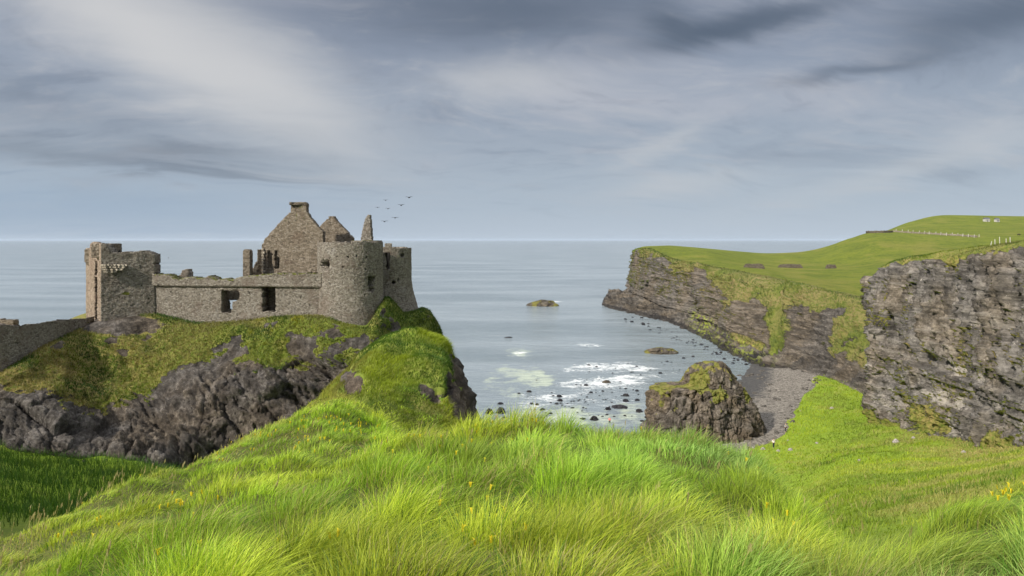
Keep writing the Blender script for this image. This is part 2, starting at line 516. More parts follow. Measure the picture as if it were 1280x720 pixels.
# stone masonry
def stone_mat(name, tint=(1, 1, 1), sc=5.2, k=1.0):
    m, t = new_mat(name)
    P = t.n('ShaderNodeNewGeometry').outputs['Position']
    nz = t.n('ShaderNodeTexNoise'); t.set(nz, 'Vector', P); nz.inputs['Scale'].default_value = 2.0; nz.inputs['Detail'].default_value = 4
    Q = t.vmath('ADD', t.scalev(P, 1, 1, 1.5), t.scalev(nz.outputs['Color'], .3, .3, .3))
    vc = t.n('ShaderNodeSeparateColor'); t.set(vc, 0, t.voro(Q, sc, 'F1', 1, .9))
    e = t.voro(Q, sc, 'DISTANCE_TO_EDGE', 0, .9)
    big = t.noise(P, 0.28, 6, 0.62)
    fine = t.noise(P, 5.0, 7, 0.7)
    v = t.math('ADD', t.math('MULTIPLY', vc.outputs[0], 0.55), t.math('ADD', t.math('MULTIPLY', fine, 0.35), t.math('MULTIPLY', big, 0.3)))
    col = t.ramp(v, [(0.2, tuple(k * q for q in (0.095, 0.084, 0.070))), (0.5, tuple(k * q for q in (0.19, 0.168, 0.138))), (0.75, tuple(k * q for q in (0.26, 0.235, 0.20))), (0.98, tuple(k * q for q in (0.32, 0.30, 0.27)))])
    col = t.mix(t.step(vc.outputs[1], 0.90, 0.96), col, tuple(k * q for q in (0.11, 0.099, 0.085)))
    col = t.mix(t.math('MULTIPLY', t.step(e, 0.05, 0.01), .6), col, tuple(k * q for q in (0.20, 0.18, 0.15)))
    stain = t.step(t.noise(P, 0.5, 8, .65), .5, .66)
    col = t.mix(t.math('MULTIPLY', stain, .45), col, tuple(k * q for q in (0.13, 0.095, 0.075)))
    pale = t.step(t.noise(t.scalev(P, 1, 1, .7), 0.9, 8, .7), .56, .68)
    col = t.mix(t.math('MULTIPLY', pale, .4), col, tuple(k * q for q in (0.30, 0.29, 0.27)))
    col = t.mix(1.0, col, (*tint, 1), 'MULTIPLY')
    moss = t.n('ShaderNodeAttribute', attribute_name='grass').outputs['Fac']
    mk = t.step(t.math('ADD', moss, t.math('MULTIPLY', t.math('SUBTRACT', t.noise(P, 2.0, 6, .7), .5), 1.0)), .48, .6)
    col = t.mix(mk, col, t.ramp(fine, [(0.35, (0.05, 0.06, 0.012)), (0.6, (0.15, 0.16, 0.03)), (0.75, (0.22, 0.19, 0.07))]))
    h = t.math('ADD', t.math('MULTIPLY', t.step(e, 0.0, 0.12), 0.6), t.math('ADD', t.math('MULTIPLY', fine, .6), t.math('MULTIPLY', vc.outputs[2], .4)))
    finish(m, t, col, 0.95, h, 0.09, 1.0, 0.1)
    return m


M_stone = stone_mat('castle_stone')
M_stone_sunlit = stone_mat('castle_stone_sunlit', (1.12, 1.0, 0.92), 4.4, 1.15)  # sunlit look of the gatehouse side face put into the stone colour
M_stone_dark = stone_mat('house_stone', (0.96, 0.90, 0.82), 4.0, 0.85)
M_stone_pale = stone_mat('pale_stone', (1.0, 0.98, 0.93), 2.2, 1.5)


def simple_mat(name, c, rough=0.8, var=0.25, sc=3.0, spec=0.3):
    m, t = new_mat(name)
    P = t.n('ShaderNodeTexCoord').outputs['Object']
    n = t.noise(P, sc, 5, .6)
    col = t.mix(t.step(n, .35, .65), tuple(q * (1 - var) for q in c), tuple(min(1, q * (1 + var)) for q in c))
    finish(m, t, col, rough, n, 0.02, .4, spec)
    return m


def blade_mat(name, transl=0.35, rough=0.55):
    m, t = new_mat(name)
    col = t.n('ShaderNodeAttribute', attribute_name='tint').outputs['Color']
    b = t.n('ShaderNodeBsdfPrincipled')
    t.set(b, 'Base Color', col); b.inputs['Roughness'].default_value = rough
    b.inputs['Specular IOR Level'].default_value = 0.25
    tr = t.n('ShaderNodeBsdfTranslucent'); t.set(tr, 'Color', t.mix(1.0, col, (1.15, 1.25, 0.5), 'MULTIPLY'))
    mx = t.n('ShaderNodeMixShader'); mx.inputs[0].default_value = transl
    t.nt.links.new(b.outputs[0], mx.inputs[1]); t.nt.links.new(tr.outputs[0], mx.inputs[2])
    o = t.n('ShaderNodeOutputMaterial'); t.nt.links.new(mx.outputs[0], o.inputs[0])
    return m


M_blade = blade_mat('grass_blade')

# ------------------------------------------------------------------ ground (one height field: ridge, knoll, hollow, valley, beach)
PX = [-900, -400, 0, 150, 300, 420, 470, 510, 550, 585, 615, 680, 800, 900, 1000, 1060, 1120, 1180, 1280, 1500, 2000, 2600]
DD = [0.8, 3, 5, 8, 10, 13, 17, 21, 25, 30, 36, 42, 50, 62, 75, 90, 105, 121, 140, 170, 205, 250, 330]
ZT = {  # raised far-left columns: unseen hill added to cast shade into the hollow
 0.8: [38.4]*22,
 3:   [38.1, 38.2, 38.25, 38.3, 38.3, 38.3, 38.3, 38.3, 38.3, 38.3, 38.3, 38.3, 38.3, 38.3, 38.25, 38.2, 38.2, 38.2, 38.3, 38.4, 38.4, 38.4],
 5: [36.6, 37.0, 37.3, 37.6, 37.8, 37.85, 37.9, 37.9, 37.9, 37.9, 37.9, 37.9, 37.9, 37.85, 37.75, 37.5, 37.55, 37.85, 38.0, 38.2, 38.4, 38.4],
 8: [34.0, 34.8, 36.35, 36.9, 37.2, 37.4, 37.42, 37.45, 37.45, 37.45, 37.47, 37.5, 37.45, 37.35, 36.85, 36.05, 35.95, 36.5, 36.95, 37.6, 38.4, 38.4],
 10: [33.5, 33.4, 35.0, 36.3, 36.8, 37.05, 37.07, 37.1, 37.1, 37.12, 37.15, 37.18, 37.1, 36.85, 35.85, 34.9, 34.3, 34.5, 35.3, 36.8, 38.3, 38.6],
 13: [33.5, 32.0, 33.0, 34.7, 36.05, 36.5, 36.4, 36.2, 36.1, 35.9, 35.7, 35.5, 35.3, 34.8, 33.7, 33.0, 32.6, 32.8, 33.6, 35.6, 38.0, 38.8],
 17: [34.5, 32.0, 30.8, 32.8, 35.0, 35.8, 35.4, 34.9, 34.6, 34.2, 33.7, 32.9, 32.4, 32.0, 31.4, 31.2, 30.8, 31.1, 32.0, 34.2, 37.6, 39.0],
 21: [36, 33.0, 29.6, 31.0, 33.6, 35.0, 34.2, 33.4, 33.0, 32.6, 31.8, 30.4, 29.6, 29.4, 29.4, 29.4, 29.2, 29.7, 31, 33.2, 37.2, 39.2],
 25: [38, 35.0, 28.8, 29.6, 31.8, 34.2, 32.6, 32.0, 31.8, 31.4, 30.4, 28.0, 27.2, 27.0, 27.6, 27.9, 27.9, 28.6, 30.0, 32.4, 37.0, 39.5],
 30: [40, 37.0, 27.4, 27.8, 29.4, 32.6, 33.6, 33.5, 33.1, 32.0, 29.2, 25.2, 24.4, 24.4, 25.4, 26.2, 26.4, 27.0, 28.4, 31.4, 36.8, 40.0],
 36: [42, 38.5, 25.8, 25.4, 26.6, 32.6, 34.3, 34.85, 34.6, 32.4, 28.6, 22.6, 21.2, 21.6, 23.2, 24.4, 24.8, 25.4, 26.8, 30.2, 36.6, 40.8],
 42: [38, 36, 24.8, 23.8, 24.4, 30.0, 32.4, 32.8, 33.0, 30.6, 26.4, 19.6, 18.2, 18.8, 21.0, 22.8, 23.3, 23.8, 25.2, 29.0, 36.4, 41.5],
 50: [34, 31, 23.2, 22.0, 21.6, 24.0, 27.0, 28.0, 28.0, 26.0, 22.0, 15.6, 14.4, 15.4, 18.0, 20.2, 20.8, 21.6, 23.0, 27.6, 36.2, 42.4],
 62: [28, 26, 21.8, 20.3, 18.5, 18.8, 20.0, 20.5, 20.5, 19.0, 16.0, 10.0, 9.0, 10.2, 13.8, 16.7, 17.4, 18.2, 19.8, 25.6, 36.0, 43.5],
 75:  [28.0, 26.0, 21.0, 19.0, 16.5, 14.8, 14.0, 14.0, 14.0, 12.0, 9.5, 5.4, 4.6, 6.0, 9.8, 12.8, 13.6, 14.4, 16.3, 23.6, 35.5, 44.5],
 90:  [28.0, 25.0, 20.0, 17.0, 14.0, 11.0, 9.0, 7.0, 5.0, 4.0, 3.0, 2.2, 2.2, 3.2, 5.8, 9.2, 10.2, 11.0, 12.8, 21.0, 35.0, 45.0],
 105: [5.0, 4.0, 3.0, 2.0, 1.0, 0.5, 0.2, 0.0, 0.2, 0.4, 0.8, 1.2, 1.5, 2.4, 3.8, 6.2, 7.4, 8.6, 11.0, 18.0, 34.0, 45.0],
 121: [-5, -5, -5, -4, -3, -2, -1.5, -1, -0.6, -0.4, -0.2, 0.3, 0.7, 1.7, 2.9, 4.0, 5.6, 7.2, 9.5, 17, 33, 45],
 140: [-6, -6, -6, -5, -4, -3, -2.2, -1.6, -1.2, -1.0, -0.8, -0.5, -0.1, 1.5, 2.7, 3.2, 4.6, 6.4, 9, 17, 33, 45],
 170: [-6, -6, -6, -5, -4, -3, -2.5, -2, -1.6, -1.4, -1.2, -0.9, -0.25, 0.3, 1.9, 3.1, 4.6, 6.6, 9.5, 17, 33, 45],
 205: [-8, -8, -8, -6, -5, -4, -3.5, -3, -2.5, -2.2, -2.0, -1.8, -1.5, -0.6, 1.9, 3.5, 5.6, 7.6, 10.5, 18, 33, 45],
 250: [-9, -9, -9, -7, -6, -5, -5, -4, -4, -4, -4, -3.5, -3, -2, 2.5, 5, 7, 9, 12, 20, 34, 45],
 330: [-12]*14 + [-4, 2, 4, 6, 9, 15, 30, 42],
}
ZTAB = np.array([ZT[k] for k in DD], float)
LD = np.log(np.array(DD))
NR, NC = 520, 560
gpx = np.concatenate([np.linspace(-900, -60, 50, endpoint=False), np.linspace(-60, 1340, NC - 100, endpoint=False), np.linspace(1340, 2600, 50)])
gld = np.linspace(LD[0], LD[-1], NR)
Z = pchip(PX, pchip(LD, ZTAB, gld).T, gpx).T
Y = np.exp(gld)[:, None] * np.ones((1, len(gpx)))
X = (gpx[None, :] - 640) / F * Y


def tussock(x, y):
    wx = x + 0.35 * fbm(x * .9, y * .9, 0, 2, .5, 5); wy = y + 0.35 * fbm(x * .9, y * .9, 3.3, 2, .5, 9)
    dist, ox, oy, idh = worley2(wx / .72, wy / .72, 3)
    return dist, ox, oy, idh


near = 1 - sstep(Y, 18, 45)
td, _, _, tid = tussock(X, Y)
slope_amp = sstep(Y, 2, 12) * 0.6 + 0.4
dz = near * (0.24 * fbm(X * .5, Y * .5, 0, 3, .5, 1) - .05 + 0.25 * (0.55 - td) * (0.35 + tid)) * slope_amp
knz = np.exp(-(((gpx[None, :] - 500) / 110) ** 2 + ((Y - 33) / 11) ** 2))
dz += (1 - near) * (0.55 - .45 * sstep(gpx[None, :], 850, 950) * (1 - sstep(Y, 80, 110))) * (1.0 * fbm(X * .18, Y * .18, 0, 4, .5, 2)) * sstep(Z, 0.5, 6) * (1 - knz)
dz += knz * (1.15 * fbm(X * .4, Y * .4, 1.0, 4, .55, 4))
dz += 0.12 * fbm(X * .5, Y * .5, 2.0, 3, .5, 6) * sstep(Y, 80, 110)
Z = Z + dz
GP = np.stack([X, Y, Z], -1)
GN = grid_normals(GP); GN *= np.sign(GN[..., 2:3])
# rougher where it is steep: rock
steep = sstep(GN[..., 2], 0.62, 0.42)
kn_rock = steep * np.exp(-(((gpx[None, :] - 575) / 60) ** 2 + ((Y - 34) / 14) ** 2))
pxg0 = gpx[None, :] * np.ones_like(Y); pyg0 = HZ + (EYE - Z) / Y * F
wob = fbm(X * .5, Y * .5, Z * .5, 4, .6, 15)
def spot(cx, cy, rx, ry): return sstep(((pxg0 - cx) / rx) ** 2 + ((pyg0 - cy) / ry) ** 2 + 2.2 * wob, 1.15, .5) * sstep(Y, 22, 26) * (1 - sstep(Y, 48, 52))
kn_rock = np.maximum(kn_rock, np.maximum(spot(540, 490, 22, 13), np.maximum(spot(566, 478, 12, 26), np.maximum(.8 * spot(440, 478, 12, 14), .8 * spot(585, 510, 18, 16)))))
GP = GP + GN * (kn_rock * (0.45 * crag(np.stack([X, Y, Z], -1), 0, 1.5, 8, (1, 1, .8), 3) - .15))[..., None]
pxg = gpx[None, :] * np.ones_like(Y)
pyg = HZ + (EYE - Z) / Y * F
# grass / rock / shingle masks
shn = fbm(X * .12, Y * .12, 0, 4, .5, 21)
edge = np.interp(Y, [100, 121, 128, 135, 150, 170, 190, 210, 235], [895, 930, 968, 985, 995, 1008, 1032, 1050, 1035])      # where the shingle ends and grass begins
shingle = sstep(edge + shn * 18 - pxg, -6, 8) * sstep(Y, 108, 116)
grass = np.clip(1.0 - 0.75 * kn_rock * 1.6, 0, 1) * (1 - 0.0 * shingle)
grass = np.where(Y > 112, grass * sstep(Z, 1.0, 1.8), grass)
dry = 0.25 + 0.5 * sstep(fbm(X * .05, Y * .05, 5, 3, .5, 31), 0.0, 0.4)
dry = dry * (0.2 + 0.8 * sstep(pxg, 1050, 1250) * sstep(Y, 40, 70)) + .35 * knz
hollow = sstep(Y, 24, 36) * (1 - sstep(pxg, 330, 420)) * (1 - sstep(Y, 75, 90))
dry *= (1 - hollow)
ground = make_mesh('ground', GP.reshape(-1, 3), grid_quads(NR, len(gpx)), mat=M_ground,
                   attrs={'grass': grass.ravel(), 'dry': dry.ravel(), 'shingle': shingle.ravel(), 'thatch': (.9 * near).ravel()})
ground['kind'] = 'structure'


# ------------------------------------------------------------------ rock displacement
def blocks(s, z, w0, h0, seed=0, warp=1.0):
    """stepped basalt blocks: returns outward offset in -1..1 and a crack mask"""
    zt = z / h0 + 0.5 * warp * fbm(s * .04, z * .03, seed * 1.0, 3, .5, seed)
    li = np.floor(zt); lf = zt - li
    wl = w0 * (0.6 + 0.9 * _h(li, li * 0, li * 0, seed + 2))
    st = s / wl + 9.1 * _h(li, li * 0, li * 0, seed + 5) + 0.25 * warp * fbm(s * .15, z * .12, 2.0, 3, .5, seed + 3)
    ci = np.floor(st); cf = st - ci
    off = _h(ci, li, li * 0, seed + 7) * 2 - 1
    cr = np.minimum(np.minimum(cf, 1 - cf) * wl, np.minimum(lf, 1 - lf) * h0)
    return off, cr


def rock_disp(P, N, s, amp, w0, h0, big, seed, colw=None, vert=0.0):
    z = P[..., 2]
    o1, c1 = blocks(s, z, w0, h0, seed)
    o2, c2 = blocks(s, z, w0 * .38, h0 * .42, seed + 11)
    o3, c3 = blocks(s + 3, z, w0 * 2.6, h0 * 2.3, seed + 23)
    f = fbm(P[..., 0] / big, P[..., 1] / big, z / big, 5, .55, seed)
    f2 = fbm(P[..., 0] / big * 5, P[..., 1] / big * 5, z / big * 5, 4, .6, seed + 4)
    cz = fbm(s / (w0 * .8), z / (w0 * 9), 1.0, 4, .6, seed + 6)           # vertical jointing
    dsp = amp * (0.55 * o3 + 0.45 * o1 + 0.24 * o2) + amp * 1.6 * f + amp * .35 * f2 + vert * cz
    dsp -= amp * 0.55 * (1 - sstep(c1, 0, 0.16 * w0)) + amp * .25 * (1 - sstep(c2, 0, .1 * w0)) + amp * .3 * (1 - sstep(c3, 0, .2 * w0))
    return dsp


def arclen(P):
    m = P[P.shape[0] // 2]
    dl = np.linalg.norm(np.diff(m[:, :2], axis=0), axis=1)
    return np.concatenate([[0], np.cumsum(dl)])[None, :] * np.ones((P.shape[0], 1))


# ------------------------------------------------------------------ castle rock
#        px:   -420  -150     0    60   110   150   200   250   300   350   400   440   465   485   505   527  back
cr_cols = 17
def row(pts):
    return [at(*p) for p in pts]
CR = [
 [atz(-420,24,110),atz(-150,22,115),atz(0,10,122),atz(60,4,124),atz(110,0,125),atz(150,0,125),atz(200,0,126),atz(250,0,126),atz(300,0,126),atz(350,0,126),atz(400,0,126),atz(440,0,126),atz(460,0,126),atz(475,0,126),atz(490,0,126),atz(505,0,125),atz(525,0,123)],
 [atz(-420,28,100),atz(-150,26,102),atz(0,24,106),atz(60,25,107),atz(110,27,108),atz(150,28,108),atz(200,27.5,108),atz(250,27.5,108),atz(300,27.5,108),atz(350,28,108),atz(400,28,108),atz(440,28,108),atz(460,28,108),atz(475,27,107),atz(490,26,107),atz(500,25,107),atz(512,22,108)],
 [atz(-420,28.5,85),atz(-150,27,88),atz(0,26,90),atz(60,28,92),atz(110,30,93),atz(150,30.6,94),atz(200,29,94),atz(250,29,94),atz(300,29.4,94),atz(350,31,94),atz(400,31,94),atz(440,31,94),atz(460,31,94),atz(477,31,94),atz(492,30.5,95),atz(508,30,96),atz(516,27.5,100)],
 [atz(-420,28.5,64),at(-150,480,62),at(0,468,64),at(60,430,70),at(107,408,76),at(150,398,77),at(193,393,79),at(250,404,78.5),at(300,402,78),at(350,396,77.5),at(400,396,76),at(435,407,74.3),at(458,412,74.3),at(483,372,80),at(507,392,82.5),at(527,386,86),at(528,392,95)],
 [at(-420,480,61),at(-150,505,60),at(0,490,62),at(60,470,66),at(107,470,70),at(150,475,71),at(193,468,72),at(250,445,73),at(300,440,73),at(350,432,73),at(400,434,72),at(440,440,71.5),at(465,437,72),at(490,430,75),at(520,420,79),at(547,411,85),at(541,412,97)],
 [at(-420,500,60),at(-150,530,59),at(0,530,60.5),at(60,520,62),at(107,525,64),at(150,535,65),at(193,530,66),at(250,500,67),at(300,490,68.5),at(350,478,69.5),at(400,480,70),at(440,480,70),at(465,480,70),at(495,475,73),at(530,460,77),at(555,440,84),at(560,460,98)],
 [at(-420,515,58),at(-150,550,57),at(0,562,58.5),at(60,562,58.5),at(107,575,59),at(150,590,59),at(193,600,60),at(250,600,62),at(300,600,64),at(350,620,65),at(400,640,66),at(440,650,67),at(470,660,68),at(505,660,70),at(545,650,74),at(580,640,82),at(585,640,98)],
 [at(-420,560,57),at(-150,600,56),at(0,620,57),at(60,630,57),at(107,640,58),at(150,650,58),at(193,660,59),at(250,680,60),at(300,690,62),at(350,710,63),at(400,740,64),at(440,780,65),at(475,790,66),at(515,790,68),at(560,780,72),at(600,760,80),at(600,700,100)],
]
P = loft(CR, 330, 640, colpos=[-420, -150, 0, 60, 110, 150, 200, 250, 300, 350, 400, 440, 465, 485, 510, 540, 575])
N = grid_normals(P)
if N[200, 300, 1] > 0: N = -N
s = arclen(P)
v = np.linspace(0, 7, 330)[:, None] * np.ones((1, 640))
rk = sstep(v, 3.9, 4.9)
rk = np.clip(rk + 0.35 * rk * fbm(P[..., 0] * .1, P[..., 1] * .1, P[..., 2] * .1, 3), 0, 1)
tl = P[..., 2] + .55 * P[..., 0] + 2.0 * fbm(P[..., 0] * .1, P[..., 2] * .1, 0, 3, .5, 90)      # tilted beds
Pt = np.stack([P[..., 0], P[..., 1], tl], -1)
disp = rk * (.95 * crag(Pt, s, 3.4, 3, (1.3, 1.3, .8), 4) + 1.2 * fbm(P[..., 0] * .12, P[..., 1] * .12, P[..., 2] * .2, 4, .5, 91))
disp -= 2.6 * np.exp(-(((640 + P[..., 0] / P[..., 1] * F) - 262) / 34) ** 2) * np.exp(-((v - 5.75) / .35) ** 2)
disp += (1 - rk) * sstep(v, 3.0, 3.5) * (1.35 * fbm(P[..., 0] * .25, P[..., 1] * .25, P[..., 2] * .25, 5, .6, 12) - .15)
P = P + N * disp[..., None]
N2 = grid_normals(P); N2 *= np.sign((N2 * N).sum(-1, keepdims=True))
pxc = 640 + P[..., 0] / P[..., 1] * F
pyc = HZ + (EYE - P[..., 2]) / P[..., 1] * F
lip = np.interp(pxc, [-400, 0, 55, 75, 110, 160, 200, 240, 290, 330, 380, 430, 470, 560], [505, 470, 476, 488, 500, 496, 470, 440, 432, 440, 446, 445, 470, 640])
gmask = sstep(lip + 8 + 34 * fbm(P[..., 0] * .35, P[..., 1] * .3, P[..., 2] * .35, 4, .6, 19) - pyc, -16, 16)
gmask = np.where(v < 3, 0.8, gmask)
gmask = np.clip(gmask * (0.55 + .9 * sstep(N2[..., 2], 0.1, 0.6)) + 0.5 * sstep(N2[..., 2], 0.55, 0.85) * sstep(v, 6.0, 3.5), 0, 1)
castle_grass = gmask.copy()
outcrop = np.exp(-(((pxc - 150) / 65) ** 2 + ((pyc - 406) / 15) ** 2))
gmask = np.clip(gmask - 1.0 * outcrop * (v > 2.6), 0, 1)
rkn = fbm(P[..., 0] * .3, P[..., 1] * .3, P[..., 2] * .42, 4, .62, 17)
gmask = np.clip(gmask - .9 * sstep(rkn, .12, .34) * sstep(v, 3.25, 3.6) * sstep(pxc, 230, 300) - .8 * sstep(rkn, .3, .42) * (v > 3.2) - .9 * np.exp(-(((pxc - 455) / 9) ** 2 + ((pyc - 430) / 16) ** 2)), 0, 1)
dryc = sstep(pxc, 380, 60) * .7 + .2
CRP, CRN, CRG = P, N2, gmask * (v > 2.9)
o = make_mesh('castle_rock', P.reshape(-1, 3), grid_quads(330, 640), mat=M_castle_rock, smooth=False, attrs={'grass': gmask.ravel(), 'dry': dryc.ravel()})
o['kind'] = 'structure'

# ------------------------------------------------------------------ headland (far cliff and fields)
HC = [788, 803, 835, 870, 910, 955, 985, 1010, 1050, 1090, 1160, 1280, 1500, 1900]
rows = [
 # under water, then the rock ledge at the water line
 [atz(760,-6,520), atz(752,-5,415), atz(790,-5,360), atz(835,-5,322), atz(880,-4,270), atz(905,-3,240), atz(945,-2,212), atz(985,0,200), atz(1040,2,180), atz(1080,3,160), atz(1150,4,175), atz(1280,5,190), atz(1500,10,190), atz(1900,10,190)],
 [atz(765,1.2,520), atz(757,1.3,422), atz(797,1.5,368), atz(842,1.4,330), atz(885,1.4,275), atz(912,1.3,245), atz(950,1.2,218), atz(985,2.0,206), atz(1042,4,186), atz(1082,6,165), atz(1155,7,185), atz(1280,8,200), atz(1500,15,200), atz(1900,15,200)],
 [atz(788,3,520), atz(795,3.5,436), atz(835,3,356), atz(875,3,317), atz(905,2.4,262), atz(950,2.6,232), atz(985,2.8,217), atz(1015,4,206), atz(1045,6,194), atz(1085,8,172), atz(1160,10,200), atz(1280,12,220), atz(1500,20,220), atz(1900,20,220)],
 [atz(790,18,518), atz(798,18,441), atz(835,15,366), atz(872,14,324), atz(907,13,272), atz(952,12,243), atz(986,12,234), atz(1013,12.5,216), atz(1047,13,203), atz(1088,13.5,186), atz(1165,20,215), atz(1280,20,240), atz(1500,28,240), atz(1900,28,240)],
 [atz(792,31,515), at(804,312,447), at(835,324,382), at(870,333,335), at(910,342,297), at(955,350,270), at(986,357,262), at(1010,362,240), at(1050,370,222), at(1092,382,205), atz(1170,24,230), atz(1280,24,260), atz(1500,30,260), atz(1900,30,260)],
 [atz(800,34,540), at(812,309,462), at(845,318,410), at(880,325,368), at(920,333,335), at(960,340,312), at(990,346,300), at(1020,350,285), at(1060,356,268), at(1105,360,255), atz(1180,28,270), atz(1300,30,290), atz(1520,36,290), atz(1950,36,290)],
 [atz(806,35,560), at(820,307.6,500), at(852,312,450), at(884,316,430), at(922,324,420), at(960,331,410), at(992,333,405), at(1024,334,400), at(1064,333,395), at(1108,328,390), at(1185,322,385), at(1300,315,380), at(1520,300,380), at(1950,290,380)],
 [atz(820,33,600), at(835,306.8,560), at(860,308.5,560), at(890,311.2,570), at(925,314.4,570), at(960,316.6,570), at(992,315.6,560), at(1026,311,550), at(1060,299,540), at(1100,290,530), at(1185,293,520), at(1300,292,500), at(1520,280,500), at(1950,270,500)],
 [atz(830,25,640), atz(850,25,640), atz(870,25,640), atz(900,25,640), atz(935,22,640), atz(970,22,640), atz(1000,25,640), atz(1040,35,640), at(1078,296,640), at(1118,287,640), at(1190,280,640), at(1300,282,640), at(1520,272,640), at(1950,262,640)],
 [atz(830,10,760), atz(850,10,760), atz(870,10,760), atz(900,10,760), atz(935,10,760), atz(970,10,760), atz(1000,15,760), atz(1050,30,760), at(1095,297,760), at(1140,277,760), at(1186,269.0,760), at(1300,270.5,760), at(1520,262,760), at(1950,255,760)],
 [atz(830,-5,900), atz(850,-5,900), atz(870,-5,900), atz(900,-5,900), atz(935,-5,900), atz(970,-5,900), atz(1000,-5,900), atz(1050,-5,900), atz(1095,0,900), atz(1140,30,900), atz(1186,50,900), atz(1300,50,900), atz(1520,60,900), atz(1950,60,900)],
]
NRh, NCh = 460, 760
rp = [-.45, 0.05, 0.7, 1.7, 2.9, 3.9, 4.6, 5.2, 5.6, 6.0, 6.5]
cp = [0, 1.2, 3, 4.6, 6.4, 8, 8.9, 9.8, 10.9, 12, 13, 14, 15, 16]
P = loft(rows, NRh, NCh, rp, cp)
N = grid_normals(P)
if N[50, 300, 1] > 0: N = -N
s = arclen(P)
v = np.linspace(-.45, 6.5, NRh)[:, None] * np.ones((1, NCh))
u = np.linspace(0, 16, NCh)[None, :] * np.ones((NRh, 1))
face = sstep(v, 0.4, 0.8) * (1 - sstep(v, 2.75, 3.15))
vz = P[..., 2] + 0.10 * (P[..., 0] - 80)                       # beds dip to the left
vz = P[..., 2] + 0.06 * (P[..., 0] - 80) + 1.2 * fbm(P[..., 0] * .03, P[..., 1] * .03, 0, 3, .5, 37)
disp = rock_disp(np.stack([P[..., 0], P[..., 1], vz], -1), N, s, .55, 6.5, 2.6, 34.0, 40, vert=0.5) * face
disp += face * .85 * bedding(P, s, vz, 2.4, 43)
disp += face * .85 * crag(np.stack([P[..., 0], P[..., 1], vz], -1), s, 6.5, 41, (1.2, 1.2, .75), 4)
shelf = sstep(v, -.3, -.05) * (1 - sstep(v, .55, .75))
disp += shelf * (1.5 * crag(P, s, 5, 99, (1, 1, 1), 4) + 1.2 * fbm(P[..., 0] * .06, P[..., 1] * .06, 0, 3, .5, 100) + .2)
big_ = fbm(s * .035, P[..., 2] * .02, 0, 3, .55, 98)
disp += 4.0 * big_ * face
# ledges: alternating hard and soft beds
beds = np.interp((vz / 4.3) % 1.0, [0, .12, .5, .62, 1], [1, 0.3, -0.6, 1.0, 1])
disp += face * .8 * beds * (0.6 + .5 * fbm(s * .03, vz * .1, 0, 2, .5, 44))
gul = np.exp(-((u - 8.85) / 0.28) ** 2)
disp -= 4.0 * gul * face                                       # the gully
gul2 = np.exp(-((u - 6.9) / 0.22) ** 2); disp -= 3.0 * gul2 * face
gul3 = np.exp(-((u - 4.9) / 0.3) ** 2); disp -= 3.5 * gul3 * face
disp += (1 - face) * sstep(v, 2.9, 3.3) * 0.9 * fbm(P[..., 0] * .03, P[..., 1] * .03, 0, 4, .55, 47) * (1 - sstep(v, 4.6, 5.2))
P = P + N * disp[..., None]
N2 = grid_normals(P); N2 *= np.sign((N2 * N).sum(-1, keepdims=True))
pxc = 640 + P[..., 0] / P[..., 1] * F
lipn = fbm(P[..., 0] * .05, P[..., 1] * .05, P[..., 2] * .08, 4, .6, 51)
gm = sstep(v + lipn * 1.1 + .55 * sstep(u, 4, 6.5), 2.35, 2.8)
gm = np.maximum(gm, 0.95 * sstep(lipn + .9 * N2[..., 2], 0.18, 0.55) * sstep(v, 0.9, 1.4))
gm = np.maximum(gm, np.exp(-((u - 8.7 - .5 * lipn) / 0.5) ** 2) * sstep(v, .5, .9) * 1.1)
gm = np.maximum(gm, .85 * np.exp(-((u - 7.6) / 1.6) ** 2) * np.exp(-((v - .9) / .25) ** 2) * sstep(lipn, -.25, .1))
gm = np.maximum(gm, sstep(u + lipn * 1.5, 10.2, 11.0) * sstep(v + lipn * .7, .25, .9) * .9)
gm = np.where(v > 3.2, 1.0, gm)
# moor wall line and bare track along the hill
dr = .9 * (1 - sstep(v, 3.0, 3.6)) * sstep(lipn, -.45, .15) + .1
alg = .9 * np.exp(-(((pxc - 878) / 14) ** 2) - ((P[..., 2] - 4) / 2.5) ** 2) + .55 * np.exp(-(((pxc - 930) / 30) ** 2) - ((P[..., 2] - 2.5) / 1.5) ** 2)
HP, HN, HG = P, N2, gm * (v < 3.3)
HV = v
fieldw = sstep(v, 3.0, 3.4)
o = make_mesh('headland', P.reshape(-1, 3), grid_quads(NRh, NCh), mat=M_far_cliff,
              attrs={'grass': np.clip(gm, 0, 1).ravel(), 'dry': dr.ravel(), 'algae': np.clip(alg, 0, 1).ravel(), 'pale': np.clip(beds * .35 * face, 0, 1).ravel()})
o.data.materials.append(M_field)
mi = (v[:-1, :-1] > 3.35).astype(np.int32).ravel()
o.data.polygons.foreach_set('material_index', mi)
o['kind'] = 'structure'


def field_z(x, y):
    """height of the headland's top near x, y"""
    dd = (HP[..., 0] - x) ** 2 + (HP[..., 1] - y) ** 2 + (HV < 3.3) * 1e6
    k = np.unravel_index(np.argmin(dd), dd.shape)
    return HP[k][2]


